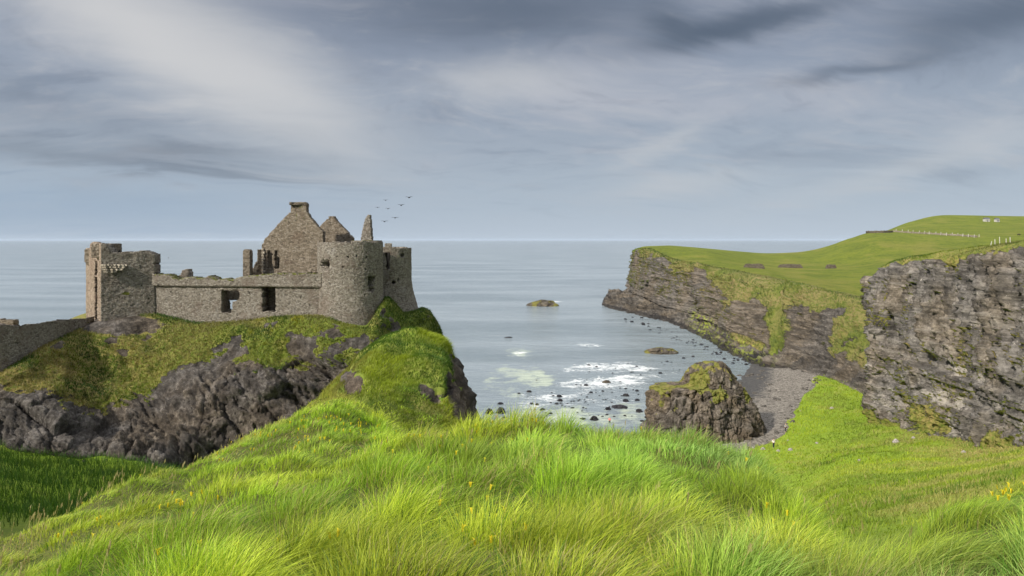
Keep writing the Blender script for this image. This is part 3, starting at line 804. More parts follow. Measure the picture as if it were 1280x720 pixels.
# ------------------------------------------------------------------ near cliff on the right
rows = [
 [atz(1115,-2,205), atz(1092,-1,160), atz(1085,1,136), atz(1120,3.5,125), atz(1150,3,121), atz(1200,4,107), atz(1280,7,87), atz(1400,12,74), atz(1600,17,62), atz(2000,22,52)],
 [atz(1118,6,200), atz(1095,4,158), at(1088,522,135), at(1120,530,128), at(1150,536,120), at(1200,552,107), at(1280,578,88), at(1400,590,75), at(1600,600,64), at(2000,600,54)],
 [atz(1120,20,204), atz(1100,18,161), at(1092,430,137), at(1124,430,131), at(1152,432,123), at(1200,436,111), at(1280,442,92), at(1400,445,79), at(1600,450,68), at(2000,450,58)],
 [atz(1125,29,206), atz(1104,31,163), at(1101,336,141), at(1128,327,135), at(1155,324,127), at(1202,317,116), at(1280,309,98), at(1400,300,84), at(1600,290,74), at(2000,280,64)],
 [atz(1135,30,212), atz(1116,32,172), at(1116,328,153), at(1142,321,147), at(1168,317,139), at(1212,311,128), at(1290,301,110), at(1410,290,98), at(1610,275,90), at(2010,260,80)],
 [atz(1170,25,250), atz(1165,28,240), at(1165,325,230), at(1185,322,230), at(1205,318,225), at(1240,312,220), at(1310,303,210), at(1430,285,200), at(1630,265,190), at(2030,250,180)],
 [atz(1200,15,330), atz(1200,18,330), atz(1200,22,330), atz(1215,22,330), atz(1230,24,330), atz(1260,28,330), atz(1330,33,330), at(1450,285,330), at(1650,265,330), at(2050,250,330)],
]
NRn, NCn = 420, 620
rp = [0, 0.6, 2.6, 4.6, 5.4, 6.2, 6.8]
cp = [0, 2.2, 3.6, 5.2, 6.6, 9.2, 13, 17, 20, 23]
P = loft(rows, NRn, NCn, rp, cp)
N = grid_normals(P)
if N[150, 300, 1] > 0: N = -N
s = arclen(P)
v = np.linspace(0, 6.8, NRn)[:, None] * np.ones((1, NCn))
u = np.linspace(0, 23, NCn)[None, :] * np.ones((NRn, 1))
face = 1 - sstep(v, 4.15, 4.6)
vz = P[..., 2] + 0.22 * (P[..., 0] - 70)
disp = rock_disp(np.stack([P[..., 0], P[..., 1], vz], -1), N, s, 0.35, 3.4, 5.2, 16.0, 70, vert=.8) * face
disp += face * .42 * (1 - .75 * sstep(P[..., 2], 17, 22)) * bedding(P, s, vz, 1.7, 73)
up_ = sstep(P[..., 2], 17, 22)
disp += face * .62 * (1 - up_) * crag(np.stack([P[..., 0], P[..., 1], vz], -1), s, 3.4, 71, (1, 1, 1.0), 4)
disp += face * .85 * up_ * crag(np.stack([P[..., 0], P[..., 1], vz], -1), s, 2.0, 171, (1, 1, 3.2), 3)
upper = sstep(P[..., 2], 19, 23)
o_, c_ = blocks(s, vz, 2.4, 200.0, 88, .5)
disp += face * upper * (.7 * o_ - 1.2 * (1 - sstep(c_, 0, .28)))
beds = np.interp((vz / 5.2 + .15 * fbm(s * .05, vz * .05, 0, 3, .5, 91)) % 1.0, [0, .1, .55, .68, 1], [1, .2, -.5, 1, 1])
disp += face * (1 - upper * .85) * 0.6 * beds * (.4 + 1.1 * fbm(s * .05, vz * .1, 0, 3, .5, 93))
pxq = 640 + P[..., 0] / P[..., 1] * F + 3.0 * fbm(P[..., 2] * .25, P[..., 2] * 0, 3, 3, .6, 97); pyq = HZ + (EYE - P[..., 2]) / P[..., 1] * F
for (cx, y0, y1, ww, dp) in ((1127, 325, 392, 2.6, 2.6), (1169, 350, 440, 2.0, 1.8), (1189, 345, 380, 1.6, 1.4), (1231, 348, 388, 2.0, 1.8), (1270, 340, 385, 2.2, 2.0), (1150, 420, 470, 1.8, 1.2), (1213, 520, 552, 2.0, 1.6), (1236, 515, 560, 2, 1.6), (1264, 440, 480, 3, 1.6)):
    disp -= face * dp * np.exp(-((pxq - cx) / ww) ** 2) * sstep(pyq, y0 - 6, y0 + 4) * (1 - sstep(pyq, y1 - 8, y1 + 8))
disp += (1 - face) * 0.7 * fbm(P[..., 0] * .15, P[..., 1] * .15, 0, 4, .6, 77) * (1 - sstep(v, 5.6, 6.4))
P = P + N * disp[..., None]
N2 = grid_normals(P); N2 *= np.sign((N2 * N).sum(-1, keepdims=True))
nn = fbm(P[..., 0] * .14, P[..., 1] * .14, P[..., 2] * .2, 4, .6, 61)
gm = sstep(v + nn * .8, 4.2, 4.6)
gm = np.maximum(gm, 0.85 * sstep(nn + .9 * N2[..., 2], 0.24, 0.62) * sstep(v, .5, .9))
gm = np.maximum(gm, sstep(nn * 1.3 + 1.2 - v, 0.2, 0.9) * .8)
dr = .35 + .4 * sstep(nn, 0, .4)
NP_, NN_, NG_ = P, N2, gm * (v < 5.6)
o = make_mesh('near_cliff', P.reshape(-1, 3), grid_quads(NRn, NCn), mat=M_near_cliff, smooth=False, attrs={'grass': gm.ravel(), 'dry': dr.ravel(), 'pale': np.clip(face * (1 - .8 * upper) * (.20 + .22 * beds + .75 * fbm(s * .07, vz * .16, 0, 4, .6, 95)), 0, .8).ravel()})
o['kind'] = 'structure'
NV_ = v

# ------------------------------------------------------------------ sea
m, t = new_mat('sea_water')
P_ = t.n('ShaderNodeNewGeometry').outputs['Position']
far = t.n('ShaderNodeAttribute', attribute_name='far').outputs['Fac']
foam = t.n('ShaderNodeAttribute', attribute_name='foam').outputs['Fac']
shal = t.n('ShaderNodeAttribute', attribute_name='shallow').outputs['Fac']
cur = t.noise(t.scalev(P_, .35, 1, 1), 0.018, 6, .6)
w1 = t.noise(t.scalev(P_, .45, 1, 1), 0.55, 6, .62, .3)
w2 = t.noise(t.scalev(P_, .4, 1, 1), 0.09, 5, .55, .4)
w3 = t.noise(P_, 1.9, 5, .65)
hgt = t.math('ADD', t.math('MULTIPLY', w1, 1.0), t.math('ADD', t.math('MULTIPLY', w2, 2.2), t.math('MULTIPLY', w3, .5)))
deep = t.mix(t.step(cur, .35, .65), (0.15, 0.185, 0.205), (0.235, 0.275, 0.30))
col = t.mix(t.step(t.math('ADD', shal, t.math('MULTIPLY', t.math('SUBTRACT', t.noise(P_, .22, 8, .68), .5), 2.4)), .35, 1.0), deep, (0.40, 0.45, 0.36))
fn = t.math('ADD', t.math('MULTIPLY', t.noise(t.scalev(P_, .6, 1, 1), 0.16, 6, .6, 1.6), .55), t.math('MULTIPLY', t.noise(P_, 0.9, 8, .75, .6), .45))
fm = t.math('MULTIPLY', t.step(t.math('ADD', t.math('MULTIPLY', foam, 1.05), t.math('MULTIPLY', t.math('SUBTRACT', fn, .5), 3.0)), .5, 1.0), .8)
col = t.mix(fm, col, (0.78, 0.80, 0.80))
b = t.n('ShaderNodeBsdfPrincipled')
t.set(b, 'Base Color', col)
t.set(b, 'Roughness', t.math('MAXIMUM', t.lin(far, 0, 1, .14, .22), t.math('MULTIPLY', fm, .8)))
b.inputs['IOR'].default_value = 1.33
bp = t.n('ShaderNodeBump'); t.set(bp, 'Height', hgt)
t.set(bp, 'Distance', 0.6)
t.set(bp, 'Strength', t.lin(far, 0, 1, 1.0, .07))
t.nt.links.new(bp.outputs[0], b.inputs['Normal'])
oo = t.n('ShaderNodeOutputMaterial'); t.nt.links.new(b.outputs[0], oo.inputs[0])
M_sea = m
spx = np.concatenate([np.linspace(-2600, -100, 40, endpoint=False), np.linspace(-100, 1380, 420, endpoint=False), np.linspace(1380, 3800, 40)])
sld = np.concatenate([np.linspace(math.log(70), math.log(620), 420, endpoint=False), np.linspace(math.log(620), math.log(60000), 90)])
SY = np.exp(sld)[:, None] * np.ones((1, len(spx)))
SX = (spx[None, :] - 640) / F * SY
SZ = 0.10 * fbm(SX * .10, SY * .22, 0, 3, .5, 5) * (1 - sstep(SY, 400, 600))


# thin sea air: far water fades towards the horizon
mh = bpy.data.materials.new('sea_air'); mh.use_nodes = True
th = NT(mh.node_tree)
pv = th.n('ShaderNodeVolumePrincipled'); pv.inputs['Color'].default_value = (.62, .74, .90, 1); pv.inputs['Density'].default_value = 2.2e-5; pv.inputs['Anisotropy'].default_value = 0.0
oh = th.n('ShaderNodeOutputMaterial'); mh.node_tree.links.new(pv.outputs[0], oh.inputs['Volume'])
hv = [(x, y, z) for z in (-14.0, 105.0) for (x, y) in ((-62000, -3000), (62000, -3000), (190000, 61000), (-190000, 61000))]
me = bpy.data.meshes.new('haze'); me.from_pydata(hv, [], [(3, 2, 1, 0), (4, 5, 6, 7), (0, 1, 5, 4), (1, 2, 6, 5), (2, 3, 7, 6), (3, 0, 4, 7)]); me.materials.append(mh)
oz = bpy.data.objects.new('haze', me); C.objects.link(oz)
tagd(oz, 'thin pale haze over the distant sea', 'haze', kind='stuff')


def wblob(px, py, rx, ry, z=0.0):
    dd = (EYE - z) * F / (py - HZ)
    cx, cy = (px - 640) / F * dd, dd
    ax = rx / F * dd
    ay = ry * dd * dd / ((EYE - z) * F)
    return np.exp(-(((SX - cx) / ax) ** 2 + ((SY - cy) / ay) ** 2))


SHAL = [(650, 441, 18, 9, .8), (655, 470, 30, 12, .75), (630, 462, 12, 6, .6), (680, 478, 16, 7, .7), (612, 478, 10, 12, .55), (640, 492, 22, 9, .6), (660, 512, 22, 6, .7),
        (710, 513, 30, 9, .75), (700, 525, 40, 9, .75), (790, 512, 26, 14, .65), (770, 525, 40, 9, .6), (672, 468, 12, 8, .6)]
FOAM = [(652, 441, 12, 3, .5), (740, 481, 45, 4, .55), (765, 476, 22, 4, .7), (795, 472, 22, 3, .75), (735, 431, 22, 4, .55), (625, 420, 22, 3, .5), (722, 480, 12, 6, .55), (745, 458, 25, 5, .45),
        (790, 460, 22, 6, .45), (694, 377, 14, 2, .7), (672, 384, 10, 1.5, .4), (855, 405, 30, 2.5, .6), (690, 500, 45, 18, .36), (650, 505, 40, 14, .36), (825, 436, 24, 3, .35), (760, 490, 60, 10, .26), (770, 505, 40, 10, .25), (720, 462, 40, 10, .25), (790, 480, 40, 5, .3),
        (750, 523, 20, 3, .6), (700, 460, 80, 34, .24), (800, 455, 55, 30, .28), (830, 465, 20, 4, .3), (640, 445, 18, 4, .35)]
shal = sum(k * wblob(a, b_, c, d_) for a, b_, c, d_, k in SHAL)
foam = np.minimum(sum(k * wblob(a, b_, c, d_) for a, b_, c, d_, k in FOAM), .72)
sea = make_mesh('sea', np.stack([SX, SY, SZ], -1).reshape(-1, 3), grid_quads(*SX.shape), mat=M_sea,
                attrs={'foam': np.clip(foam, 0, 1).ravel(), 'shallow': np.clip(shal, 0, 1).ravel(), 'far': sstep(np.log(SY), math.log(180), math.log(2500)).ravel()})
sea['kind'] = 'structure'


# ------------------------------------------------------------------ ring lofts: stack, skerries, boulders
def ring_rock(name, rings, cx, cy, depth_k, mat, seed, amp, w0, h0, nth=260, nz=140, grassf=None, vert=0.0, **kw):
    """rings: (z, left x, right x) from the base up; closed on top"""
    rings = np.array(rings, float)
    zz_ = np.linspace(0, 1, nz)
    kk = np.linspace(0, 1, len(rings))
    L = pchip(kk, rings, zz_)
    th = np.linspace(0, 2 * math.pi, nth + 1)[:-1]
    c = (L[:, 1] + L[:, 2]) / 2; hw = (L[:, 2] - L[:, 1]) / 2
    Xr = c[:, None] + hw[:, None] * np.cos(th)[None, :]
    Yr = cy + (hw * depth_k)[:, None] * np.sin(th)[None, :]
    Zr = L[:, 0][:, None] * np.ones((1, nth))
    P = np.stack([Xr, Yr, Zr], -1)
    N = np.stack([np.cos(th)[None, :] * np.ones((nz, 1)), np.sin(th)[None, :] * np.ones((nz, 1)), np.zeros((nz, nth))], -1)
    s = th[None, :] * hw.max() * np.ones((nz, 1))
    # keep the seam continuous
    fade = sstep(np.minimum(th, 2 * math.pi - th), 0, .15)[None, :]
    hwk = np.clip(hw / hw.max() * 1.6, 0, 1)[:, None]
    dsp = (amp * 1.1 * crag(P, s, w0 * 1.6, seed, (1, 1, max(1, h0 / w0 * .5)), 3) + amp * 1.2 * fbm(P[..., 0] / hw.max(), P[..., 1] / hw.max(), P[..., 2] / hw.max(), 3, .5, seed) + vert * fbm(P[..., 0] * 1.1, P[..., 1] * 1.1, P[..., 2] * .16, 4, .6, seed + 5)) * hwk
    P = P + N * dsp[..., None]
    P[..., 2] += amp * 1.5 * fbm(P[..., 0] / w0 / 2, P[..., 1] / w0 / 2, 0, 4, .6, seed + 2) * sstep(zz_, .3, 1)[:, None]
    top = P[-1].mean(0)
    V = np.concatenate([P.reshape(-1, 3), [top]])
    i = np.arange(nz * nth).reshape(nz, nth)
    q = np.stack([i[:-1], np.roll(i[:-1], -1, 1), np.roll(i[1:], -1, 1), i[1:]], -1).reshape(-1, 4)
    tr = np.stack([i[-1], np.roll(i[-1], -1), np.full(nth, nz * nth)], -1)
    nf = fbm(V[:, 0] * .3, V[:, 1] * .3, V[:, 2] * .3, 4, .6, seed)
    g = grassf(V, nf) if grassf else np.zeros(len(V))
    ob = make_mesh(name, V, q, tr, mat=mat, attrs={'grass': g, 'dry': np.full(len(V), .5)})
    return tagd(ob, **kw)


def xs(px, dd): return (px - 640) / F * dd


D0 = 134.0
zr = lambda py: EYE - (py - HZ) / F * D0
stack = ring_rock('sea_stack', [(-2, xs(802, D0), xs(957, D0)), (zr(545), xs(805, D0), xs(955, D0)), (zr(530), xs(809, D0), xs(953, D0)), (zr(515), xs(811, D0), xs(949, D0)), (zr(500), xs(812, D0), xs(941, D0)),
                                (zr(489), xs(814, D0), xs(934, D0)), (zr(485), xs(822, D0), xs(931, D0)), (zr(482.5), xs(850, D0), xs(929, D0)), (zr(470), xs(860, D0), xs(920, D0)), (zr(461), xs(867, D0), xs(912, D0)), (zr(456), xs(875, D0), xs(905, D0)), (zr(454), xs(882, D0), xs(897, D0))],
                  0, D0 + 1.5, 0.62, M_stack, 5, .62, 1.5, 4.5, vert=.9, nth=520, nz=220,
                  grassf=lambda V, nf: np.clip(sstep(V[:, 2] + nf * 6, 6.5, 12) * .85, 0, 1) * (0.35 + .65 * sstep(nf, -.3, .2)),
                  label='tall dark sea stack with a mossy green top at the back of the cove', cat='sea stack')


def px_rock(name, px, py, wpx, hpx, mat, seed, depth=.6, z=0.0, grassf=None, **kw):
    dd = (EYE - z) * F / (py - HZ)
    hw = wpx / F * dd / 2
    h = hpx / F * dd
    cx = xs(px, dd)
    nth, nz = (90, 40) if wpx > 12 else (36, 16)
    return ring_rock(name, [(z - .6, cx - hw * 1.02, cx + hw * 1.02), (z + .02 * h, cx - hw, cx + hw), (z + h * .45, cx - hw * .82, cx + hw * .78), (z + h * .85, cx - hw * .45, cx + hw * .5), (z + h, cx - hw * .12, cx + hw * .15)],
                     0, dd, depth, mat, seed, hw * .12, hw * .5, h * .45 + .05, nth, nz, grassf, **kw)


M_wet = rock_grass_mat('wet_basalt', ((0.010, 0.010, 0.012), (0.022, 0.022, 0.026), (0.05, 0.05, 0.055)),
                       ((0.03, 0.04, 0.012), (0.07, 0.08, 0.02), (0.12, 0.10, 0.04)), 1.5, 1.0, .2)
M_weed = rock_grass_mat('weedy_rock', ((0.03, 0.026, 0.02), (0.07, 0.06, 0.045), (0.15, 0.13, 0.10)),
                        ((0.06, 0.065, 0.015), (0.13, 0.13, 0.025), (0.16, 0.13, 0.05)), .8, .5, .3)
gtop = lambda V, nf: np.clip(.45 + nf, 0, 1)
px_rock('skerry', 680, 382, 38, 8, M_weed, 12, .8, grassf=gtop, label='low weedy rock alone in the open water of the bay', cat='rock')
px_rock('skerry', 828, 441, 40, 7, M_weed, 13, .6, grassf=gtop, label='long flat yellow-brown rock off the foot of the far cliff', cat='rock')
px_rock('skerry', 774, 509, 20, 3, M_wet, 14, .9, label='flat dark rock patch in the pale shallow water beside the stack', cat='rock')
px_rock('skerry', 758, 478, 12, 3, M_weed, 15, .9, label='small rock with foam breaking around it in the middle of the cove', cat='rock')
px_rock('skerry', 636, 422, 10, 1.2, M_wet, 16, .6, label='just awash rock making a white ripple left of the cove', cat='rock')
# low shore platform at the foot of the headland
def platform(px0, py0, wpx, hpx, seed, label, depth=.8, mat=None, gf=None):
    return px_rock('shore_ledge', px0, py0, wpx, hpx, mat or M_shelf, seed, depth, grassf=gf, label=label, cat='rock ledge')
M_shelf = rock_grass_mat('shore_shelf', ((0.02, 0.018, 0.02), (0.05, 0.044, 0.045), (0.12, 0.105, 0.10)),
                         ((0.07, 0.07, 0.015), (0.16, 0.15, 0.03), (0.2, 0.17, 0.07)), .6, .4, .5)

BO = [(806, 540, 7, None), (813, 548, 5, None), (801, 533, 4, None), (803, 527, 6, None), (611.6, 517, 9.5, 'square black boulder at the left of the shallows, beside a taller one'), (626, 516, 11.6, 'largest black boulder standing in the shallows at the left'),
      (625.3, 505, 7.5, 'black boulder just behind the largest one in the shallows'), (631, 522, 6, None), (600.5, 524, 4, None), (610, 528, 8, None),
      (649, 492, 4, None), (661.3, 490, 7, 'black boulder standing alone farther out in the pale shallows'), (664.7, 505, 6, None), (671, 506, 5, None), (678, 512, 7, None), (682.5, 516, 3, None),
      (688, 517, 5.5, None), (691.5, 495, 4.5, None), (699.4, 496, 7.5, None), (699.8, 501, 7, None), (695.6, 505, 5, None), (702.6, 506.5, 3, None), (689.6, 491, 2.6, None), (716, 510, 5.6, None),
      (717.6, 501.5, 3, None), (723, 501, 3.4, None), (729.4, 510, 3.4, None), (738.8, 491, 5, None), (745, 488, 3, None), (753.8, 489.5, 4, None), (749, 494.5, 2.4, None), (720.4, 481, 3.7, None),
      (733, 482, 6, 'black boulder ringed by white foam in the middle of the cove'), (726, 481.5, 2.6, None), (733.5, 475, 2.6, None), (736, 456.5, 5, None), (746, 459, 4, None),
      (729, 524, 8, None), (742.5, 525, 10, 'broad black boulder by the water edge, nearest to the person in pink'), (753, 521, 4, None), (758.6, 519, 5, None), (765, 490.5, 3.4, None), (782, 486, 4, None),
      (782.8, 495, 8, None), (782.8, 502, 7.5, None), (796, 489, 5, None), (796.3, 501, 6.4, None), (799.7, 515, 9, 'black boulder in pale water just left of the sea stack'), (781.5, 520, 4, None), (760.9, 512, 7.5, None),
      (768, 521, 4, None), (789, 465.5, 3, None), (796, 458.5, 4, None), (809, 522, 8, 'dark boulder touching the left foot of the sea stack'), (826, 467, 5.6, None), (775, 485.5, 3, None),
      (748, 519.5, 3, None), (706, 520, 3, None), (655, 521, 4, None), (643, 523, 5, None), (676, 522, 4, None), (790, 520.5, 2.6, None), (834, 452, 4, None), (855, 448, 5, None), (866, 446, 4, None)]
for k in range(95):
    gx_, gy_ = (rng.normal(735, 38), rng.normal(502, 13)) if k < 70 else (rng.normal(815, 30), rng.normal(462, 9))
    if 608 < gx_ < 860 and 450 < gy_ < 526: BO.append((gx_, gy_, rng.uniform(1.3, 3.2), None))
for k in range(60):
    q_ = rng.random(); ex, ey = np.interp(q_, [0, .3, .6, 1], [775, 830, 880, 935]), np.interp(q_, [0, .3, .6, 1], [392, 410, 430, 452])
    BO.append((ex + rng.normal(0, 6), ey + abs(rng.normal(0, 4)) + 1, rng.uniform(1.5, 5), None if k else 'dark boulder at the outer edge of the rock shelf below the headland'))
protos = []
for k in range(7):
    ob = ring_rock('boulder', [(-.5, -1.02, 1.02), (0, -1, 1), (.45, -.9, .94), (.75, -.74, .8), (.95, -.45, .6), (1.0, -.2, .35)], 0, 0, .85, M_wet, 100 + k * 7, .26, .55, .5, 40, 18)
    ob.data.polygons.foreach_set('use_smooth', np.zeros(len(ob.data.polygons), bool))
    protos.append(ob)
for (px, py, wp, lab) in BO:
    src = protos[random.randrange(7)]
    ob = src.copy(); C.objects.link(ob)
    dd = EYE * F / (py - HZ)
    hw = wp / F * dd / 2
    ob.location = (xs(px, dd), dd, -0.05)
    ob.scale = (hw, hw * random.uniform(.7, 1.1), hw * random.uniform(.55, .95) * (1.6 if wp > 9 else 1))
    ob.rotation_euler = (0, 0, random.uniform(-.5, .5))
    tagd(ob, lab or ('small black boulder among many scattered in the shallow water of the cove' if py > 453 or px < 760 else 'dark boulder in the water along the foot of the far cliff'), 'boulder', 'black boulders in the shallows' if py > 453 or px < 760 else 'boulders along the far cliff foot')
for ob in protos:
    bpy.data.objects.remove(ob)


# ------------------------------------------------------------------ castle
def grid_wall(name, px0, px1, py0, py1, depthf, keep, thick, mat, parent, cell=1.15, setback=None, moss=None, rough=.05):
    """ruined rubble wall: a fine grid in its own plane, cells kept where keep() is true; thick = metres along +Y"""
    nu = int((px1 - px0) / cell) + 1; nv = int((py1 - py0) / cell) + 1
    u = np.linspace(px0, px1, nu); v_ = np.linspace(py0, py1, nv)
    U, V = np.meshgrid(u, v_)
    Dp = depthf(U)
    Dm = float(np.mean(Dp))
    x = (U - 640) / F * Dp; z = EYE - (V - HZ) / F * Dm
    # loose rubble: jitter
    j = 0.55 * cell * Dm / F
    x = x + j * (_h(np.floor(U * 7), np.floor(V * 7), U * 0, 3) - .5); z = z + j * (_h(np.floor(U * 7), np.floor(V * 7), U * 0, 4) - .5)
    rel = rough * fbm(U * .35, V * .45, 0, 3, .7, int(px0) % 50) + rough * 1.2 * fbm(U * .08, V * .08, 0, 3, .5, 3)
    yf = Dp + rel + (setback(U, V) if setback else 0)
    yb = Dp + thick - rel
    Uc = (U[:-1, :-1] + U[1:, 1:]) / 2; Vc = (V[:-1, :-1] + V[1:, 1:]) / 2
    K = keep(Uc, Vc)
    return _shell(name, np.stack([x, yf, z], -1), np.stack([x * (yb / yf) * 0 + x, yb, z], -1), K, mat, parent, moss(U, V) if moss else np.zeros_like(U))


def _shell(name, A, B, K, mat, parent, moss):
    nv, nu = A.shape[:2]
    n = nv * nu
    i = np.arange(n).reshape(nv, nu)
    a, b_, c, d_ = i[:-1, :-1], i[:-1, 1:], i[1:, 1:], i[1:, :-1]
    q = []
    q.append(np.stack([a, d_, c, b_], -1)[K])
    q.append(np.stack([a, b_, c, d_], -1)[K] + n)
    Kp = np.pad(K, 1)
    cen = Kp[1:-1, 1:-1]
    for (nb, e0, e1) in ((Kp[:-2, 1:-1], b_, a), (Kp[2:, 1:-1], d_, c), (Kp[1:-1, :-2], a, d_), (Kp[1:-1, 2:], c, b_)):
        mk = cen & ~nb
        q.append(np.stack([e0[mk], e1[mk], e1[mk] + n, e0[mk] + n], -1)[:, ::-1])
    q = np.concatenate(q)
    V = np.concatenate([A.reshape(-1, 3), B.reshape(-1, 3)])
    used, inv_ = np.unique(q, return_inverse=True)
    mo = np.concatenate([moss.ravel(), moss.ravel()])[used]
    return make_mesh(name, V[used], inv_.reshape(-1, 4), mat=mat, parent=parent, smooth=False, attrs={'grass': mo})


def poly_keep(pts):
    pts = np.array(pts, float)

    def f(U, V):
        ins = np.zeros(U.shape, bool)
        x0, y0 = pts[-1]
        for (x1, y1) in pts:
            cond = ((y1 > V) != (y0 > V)) & (U < (x0 - x1) * (V - y1) / (y0 - y1 + 1e-12) + x1)
            ins ^= cond
            x0, y0 = x1, y1
        return ins
    return f


def rect(U, V, a, b_, c, d_, wob=.8):
    q = wob * fbm(U * .4, V * .4, 0, 2, .5, 77)
    return (U + q > a) & (U + q < b_) & (V + q > c) & (V + q < d_)


def ell(U, V, cx, cy, rx, ry):
    return ((U - cx) / rx) ** 2 + ((V - cy) / ry) ** 2 < 1 + .5 * fbm(U * .5, V * .5, 0, 2, .5, 9)


castle = empty('ruined_castle', at(300, 405, 80), label='roofless grey stone castle ruin with round tower and gables on the cliff-top rock', cat='castle')
def wd(*p): return lambda U: np.interp(U, [q[0] for q in p], [q[1] for q in p])
def at_parent(o):
    o.matrix_parent_inverse = castle.matrix_world.inverted()
bpy.context.view_layer.update()
CAST = []

# curtain wall
topx = [190, 196, 206, 214, 222, 232, 243, 252, 260, 270, 282, 292, 300, 312, 325, 345, 375, 402]
topy = [343, 344, 344, 347, 351, 347, 348.5, 349, 346, 350, 349, 350, 346, 345.5, 343.5, 342, 341.5, 341]
def ck(U, V):
    k = V > np.interp(U, topx, topy) + 1.3 * fbm(U * .3, V * 0, 0, 3, .6, 5)
    k &= ~rect(U, V, 275.5, 294, 363, 392) | rect(U, V, 289, 300, 378, 400, 1.5)
    k &= ~ell(U, V, 294, 369, 4, 7)
    k &= ~rect(U, V, 326.5, 343.5, 358.5, 390)
    for (a, b_) in ((198, 357), (212, 366), (232, 372), (254, 361), (262, 379), (310, 366), (356, 364), (375, 372), (386, 381)):
        k &= ~ell(U, V, a, b_, .9, .9)
    return k
CAST.append(grid_wall('curtain_wall', 190, 402, 338, 424, wd((190, 79.2), (402, 76.8)), ck, 2.2, M_stone, None,
                      setback=lambda U, V: .32 * (V > 358.5), moss=lambda U, V: .55 * sstep(V, np.interp(U, topx, topy) + 5, np.interp(U, topx, topy)) + .3 * sstep(V, 395, 404)))
# blind inner wall behind the doorway and the window
CAST.append(grid_wall('inner_wall', 318, 352, 352, 412, wd((318, 80.2), (352, 79.9)), lambda U, V: V > 356, .8, M_stone_dark, None))
CAST.append(grid_wall('inner_wall', 262, 316, 352, 412, wd((262, 82.5), (316, 82.5)), lambda U, V: (V > 357 + 2 * fbm(U * .2, V * 0, 0, 2)) & ~rect(U, V, 284, 302, 375, 388, 1.5), .8, M_stone_dark, None))
# broken stub behind the wall
CAST.append(grid_wall('wall_stub', 219, 243, 332, 370, wd((219, 83), (243, 83)), poly_keep([(220, 351), (223, 345), (226, 343), (228, 337.5), (236, 336.5), (237, 345), (239, 349), (243, 352), (243, 370), (219, 370)]), 1.0, M_stone, None))
CAST.append(grid_wall('pillar', 302, 314, 311, 356, wd((302, 82), (314, 82)), poly_keep([(303.4, 356), (303.4, 314), (305, 312.2), (310.5, 312.2), (312.2, 314), (312.2, 356)]), .9, M_stone_dark, None, cell=.8))
CAST.append(grid_wall('wall_stub', 305, 331, 306, 356, wd((305, 83.5), (331, 85)), poly_keep([(306, 356), (307, 342), (311, 339), (315, 338), (318, 331), (321, 327), (322, 312), (328, 311.5), (329.5, 311), (330, 356)]), 1.0, M_stone_dark, None))
# gable of the manor house
gab = poly_keep([(327, 356), (327, 305), (329.5, 304), (330.5, 299), (338, 291), (340, 289), (341, 287.5), (345, 283), (354, 273), (361, 266.5), (363.6, 266), (363.6, 255.2), (368, 254), (383.2, 254), (383.6, 265.5), (387, 271), (392, 277), (397, 283.5), (399, 286), (404, 290), (404, 356)])
CAST.append(grid_wall('gable_wall', 325, 404, 252, 356, wd((325, 84.5), (404, 82.5)), lambda U, V: gab(U, V) & ~rect(U, V, 334, 340.4, 313.5, 336) & ~rect(U, V, 343.2, 349.2, 313.5, 336), 1.0, M_stone_dark, None,
                      moss=lambda U, V: .4 * sstep(V, 300, 270) + .5 * sstep(V, 338, 344)))
g1 = CAST[-1]
# pale corner stones (quoins)
qv = []
bm = bmesh.new()
for k in range(8):
    c = at(328.6 + (0.5 if k % 2 else 0), 312 + k * 3.9, 84.2)
    mt = Matrix.Translation(c) @ Matrix.Diagonal((.42 if k % 2 else .3, .22, .26, 1))
    r_ = bmesh.ops.create_cube(bm, size=1, matrix=mt)
bmesh.ops.bevel(bm, geom=bm.edges[:], offset=.02, segments=1, affect='EDGES')
me = bpy.data.meshes.new('quoins'); bm.to_mesh(me); bm.free(); me.materials.append(M_stone_pale)
oq = bpy.data.objects.new('quoins', me); C.objects.link(oq); CAST.append(oq)
# chimney cap on the gable
bm = bmesh.new()
bmesh.ops.create_cube(bm, size=1, matrix=Matrix.Translation(at(373.6, 254.6, 83.6)) @ Matrix.Diagonal((1.95, 1.2, .3, 1)))
bmesh.ops.subdivide_edges(bm, edges=bm.edges[:], cuts=5, use_grid_fill=True)
for vv in bm.verts:
    vv.co += Vector([random.uniform(-.05, .05) for _ in range(3)])
me = bpy.data.meshes.new('chimney_cap'); bm.to_mesh(me); bm.free(); me.materials.append(M_stone_dark)
oq = bpy.data.objects.new('chimney_cap', me); C.objects.link(oq); CAST.append(oq)
# side walls of the house running back
def back_wall(name, px, d0, d1, py0, py1, mat, topn=1.0):
    """wall along the view direction at a given x"""
    dm = d0
    x0 = xs(px, d0)
    ny = int((d1 - d0) / .14); nz = int((py1 - py0) * dm / F / .14)
    yy = np.linspace(d0, d1, ny); zt = np.linspace(EYE - (py0 - HZ) / F * dm, EYE - (py1 - HZ) / F * dm, nz)
    YY, ZZ = np.meshgrid(yy, zt)
    rel = .1 * fbm(YY * 2, ZZ * 2, 0, 3, .6, int(px))
    A = np.stack([x0 + rel, YY, ZZ], -1); B = np.stack([x0 + .9 + rel, YY, ZZ], -1)
    top = zt[0] - topn * (0.4 + .8 * fbm(yy * .5, yy * 0, 0, 3, .6, int(px)))
    K = ZZ[:-1, :-1] < top[None, :-1]
    return _shell(name, A, B, K, mat, None, np.zeros_like(YY))
CAST.append(back_wall('side_wall', 328, 86, 96, 310, 370, M_stone_dark))
CAST.append(back_wall('side_wall', 432, 84, 94, 300, 370, M_stone_dark))
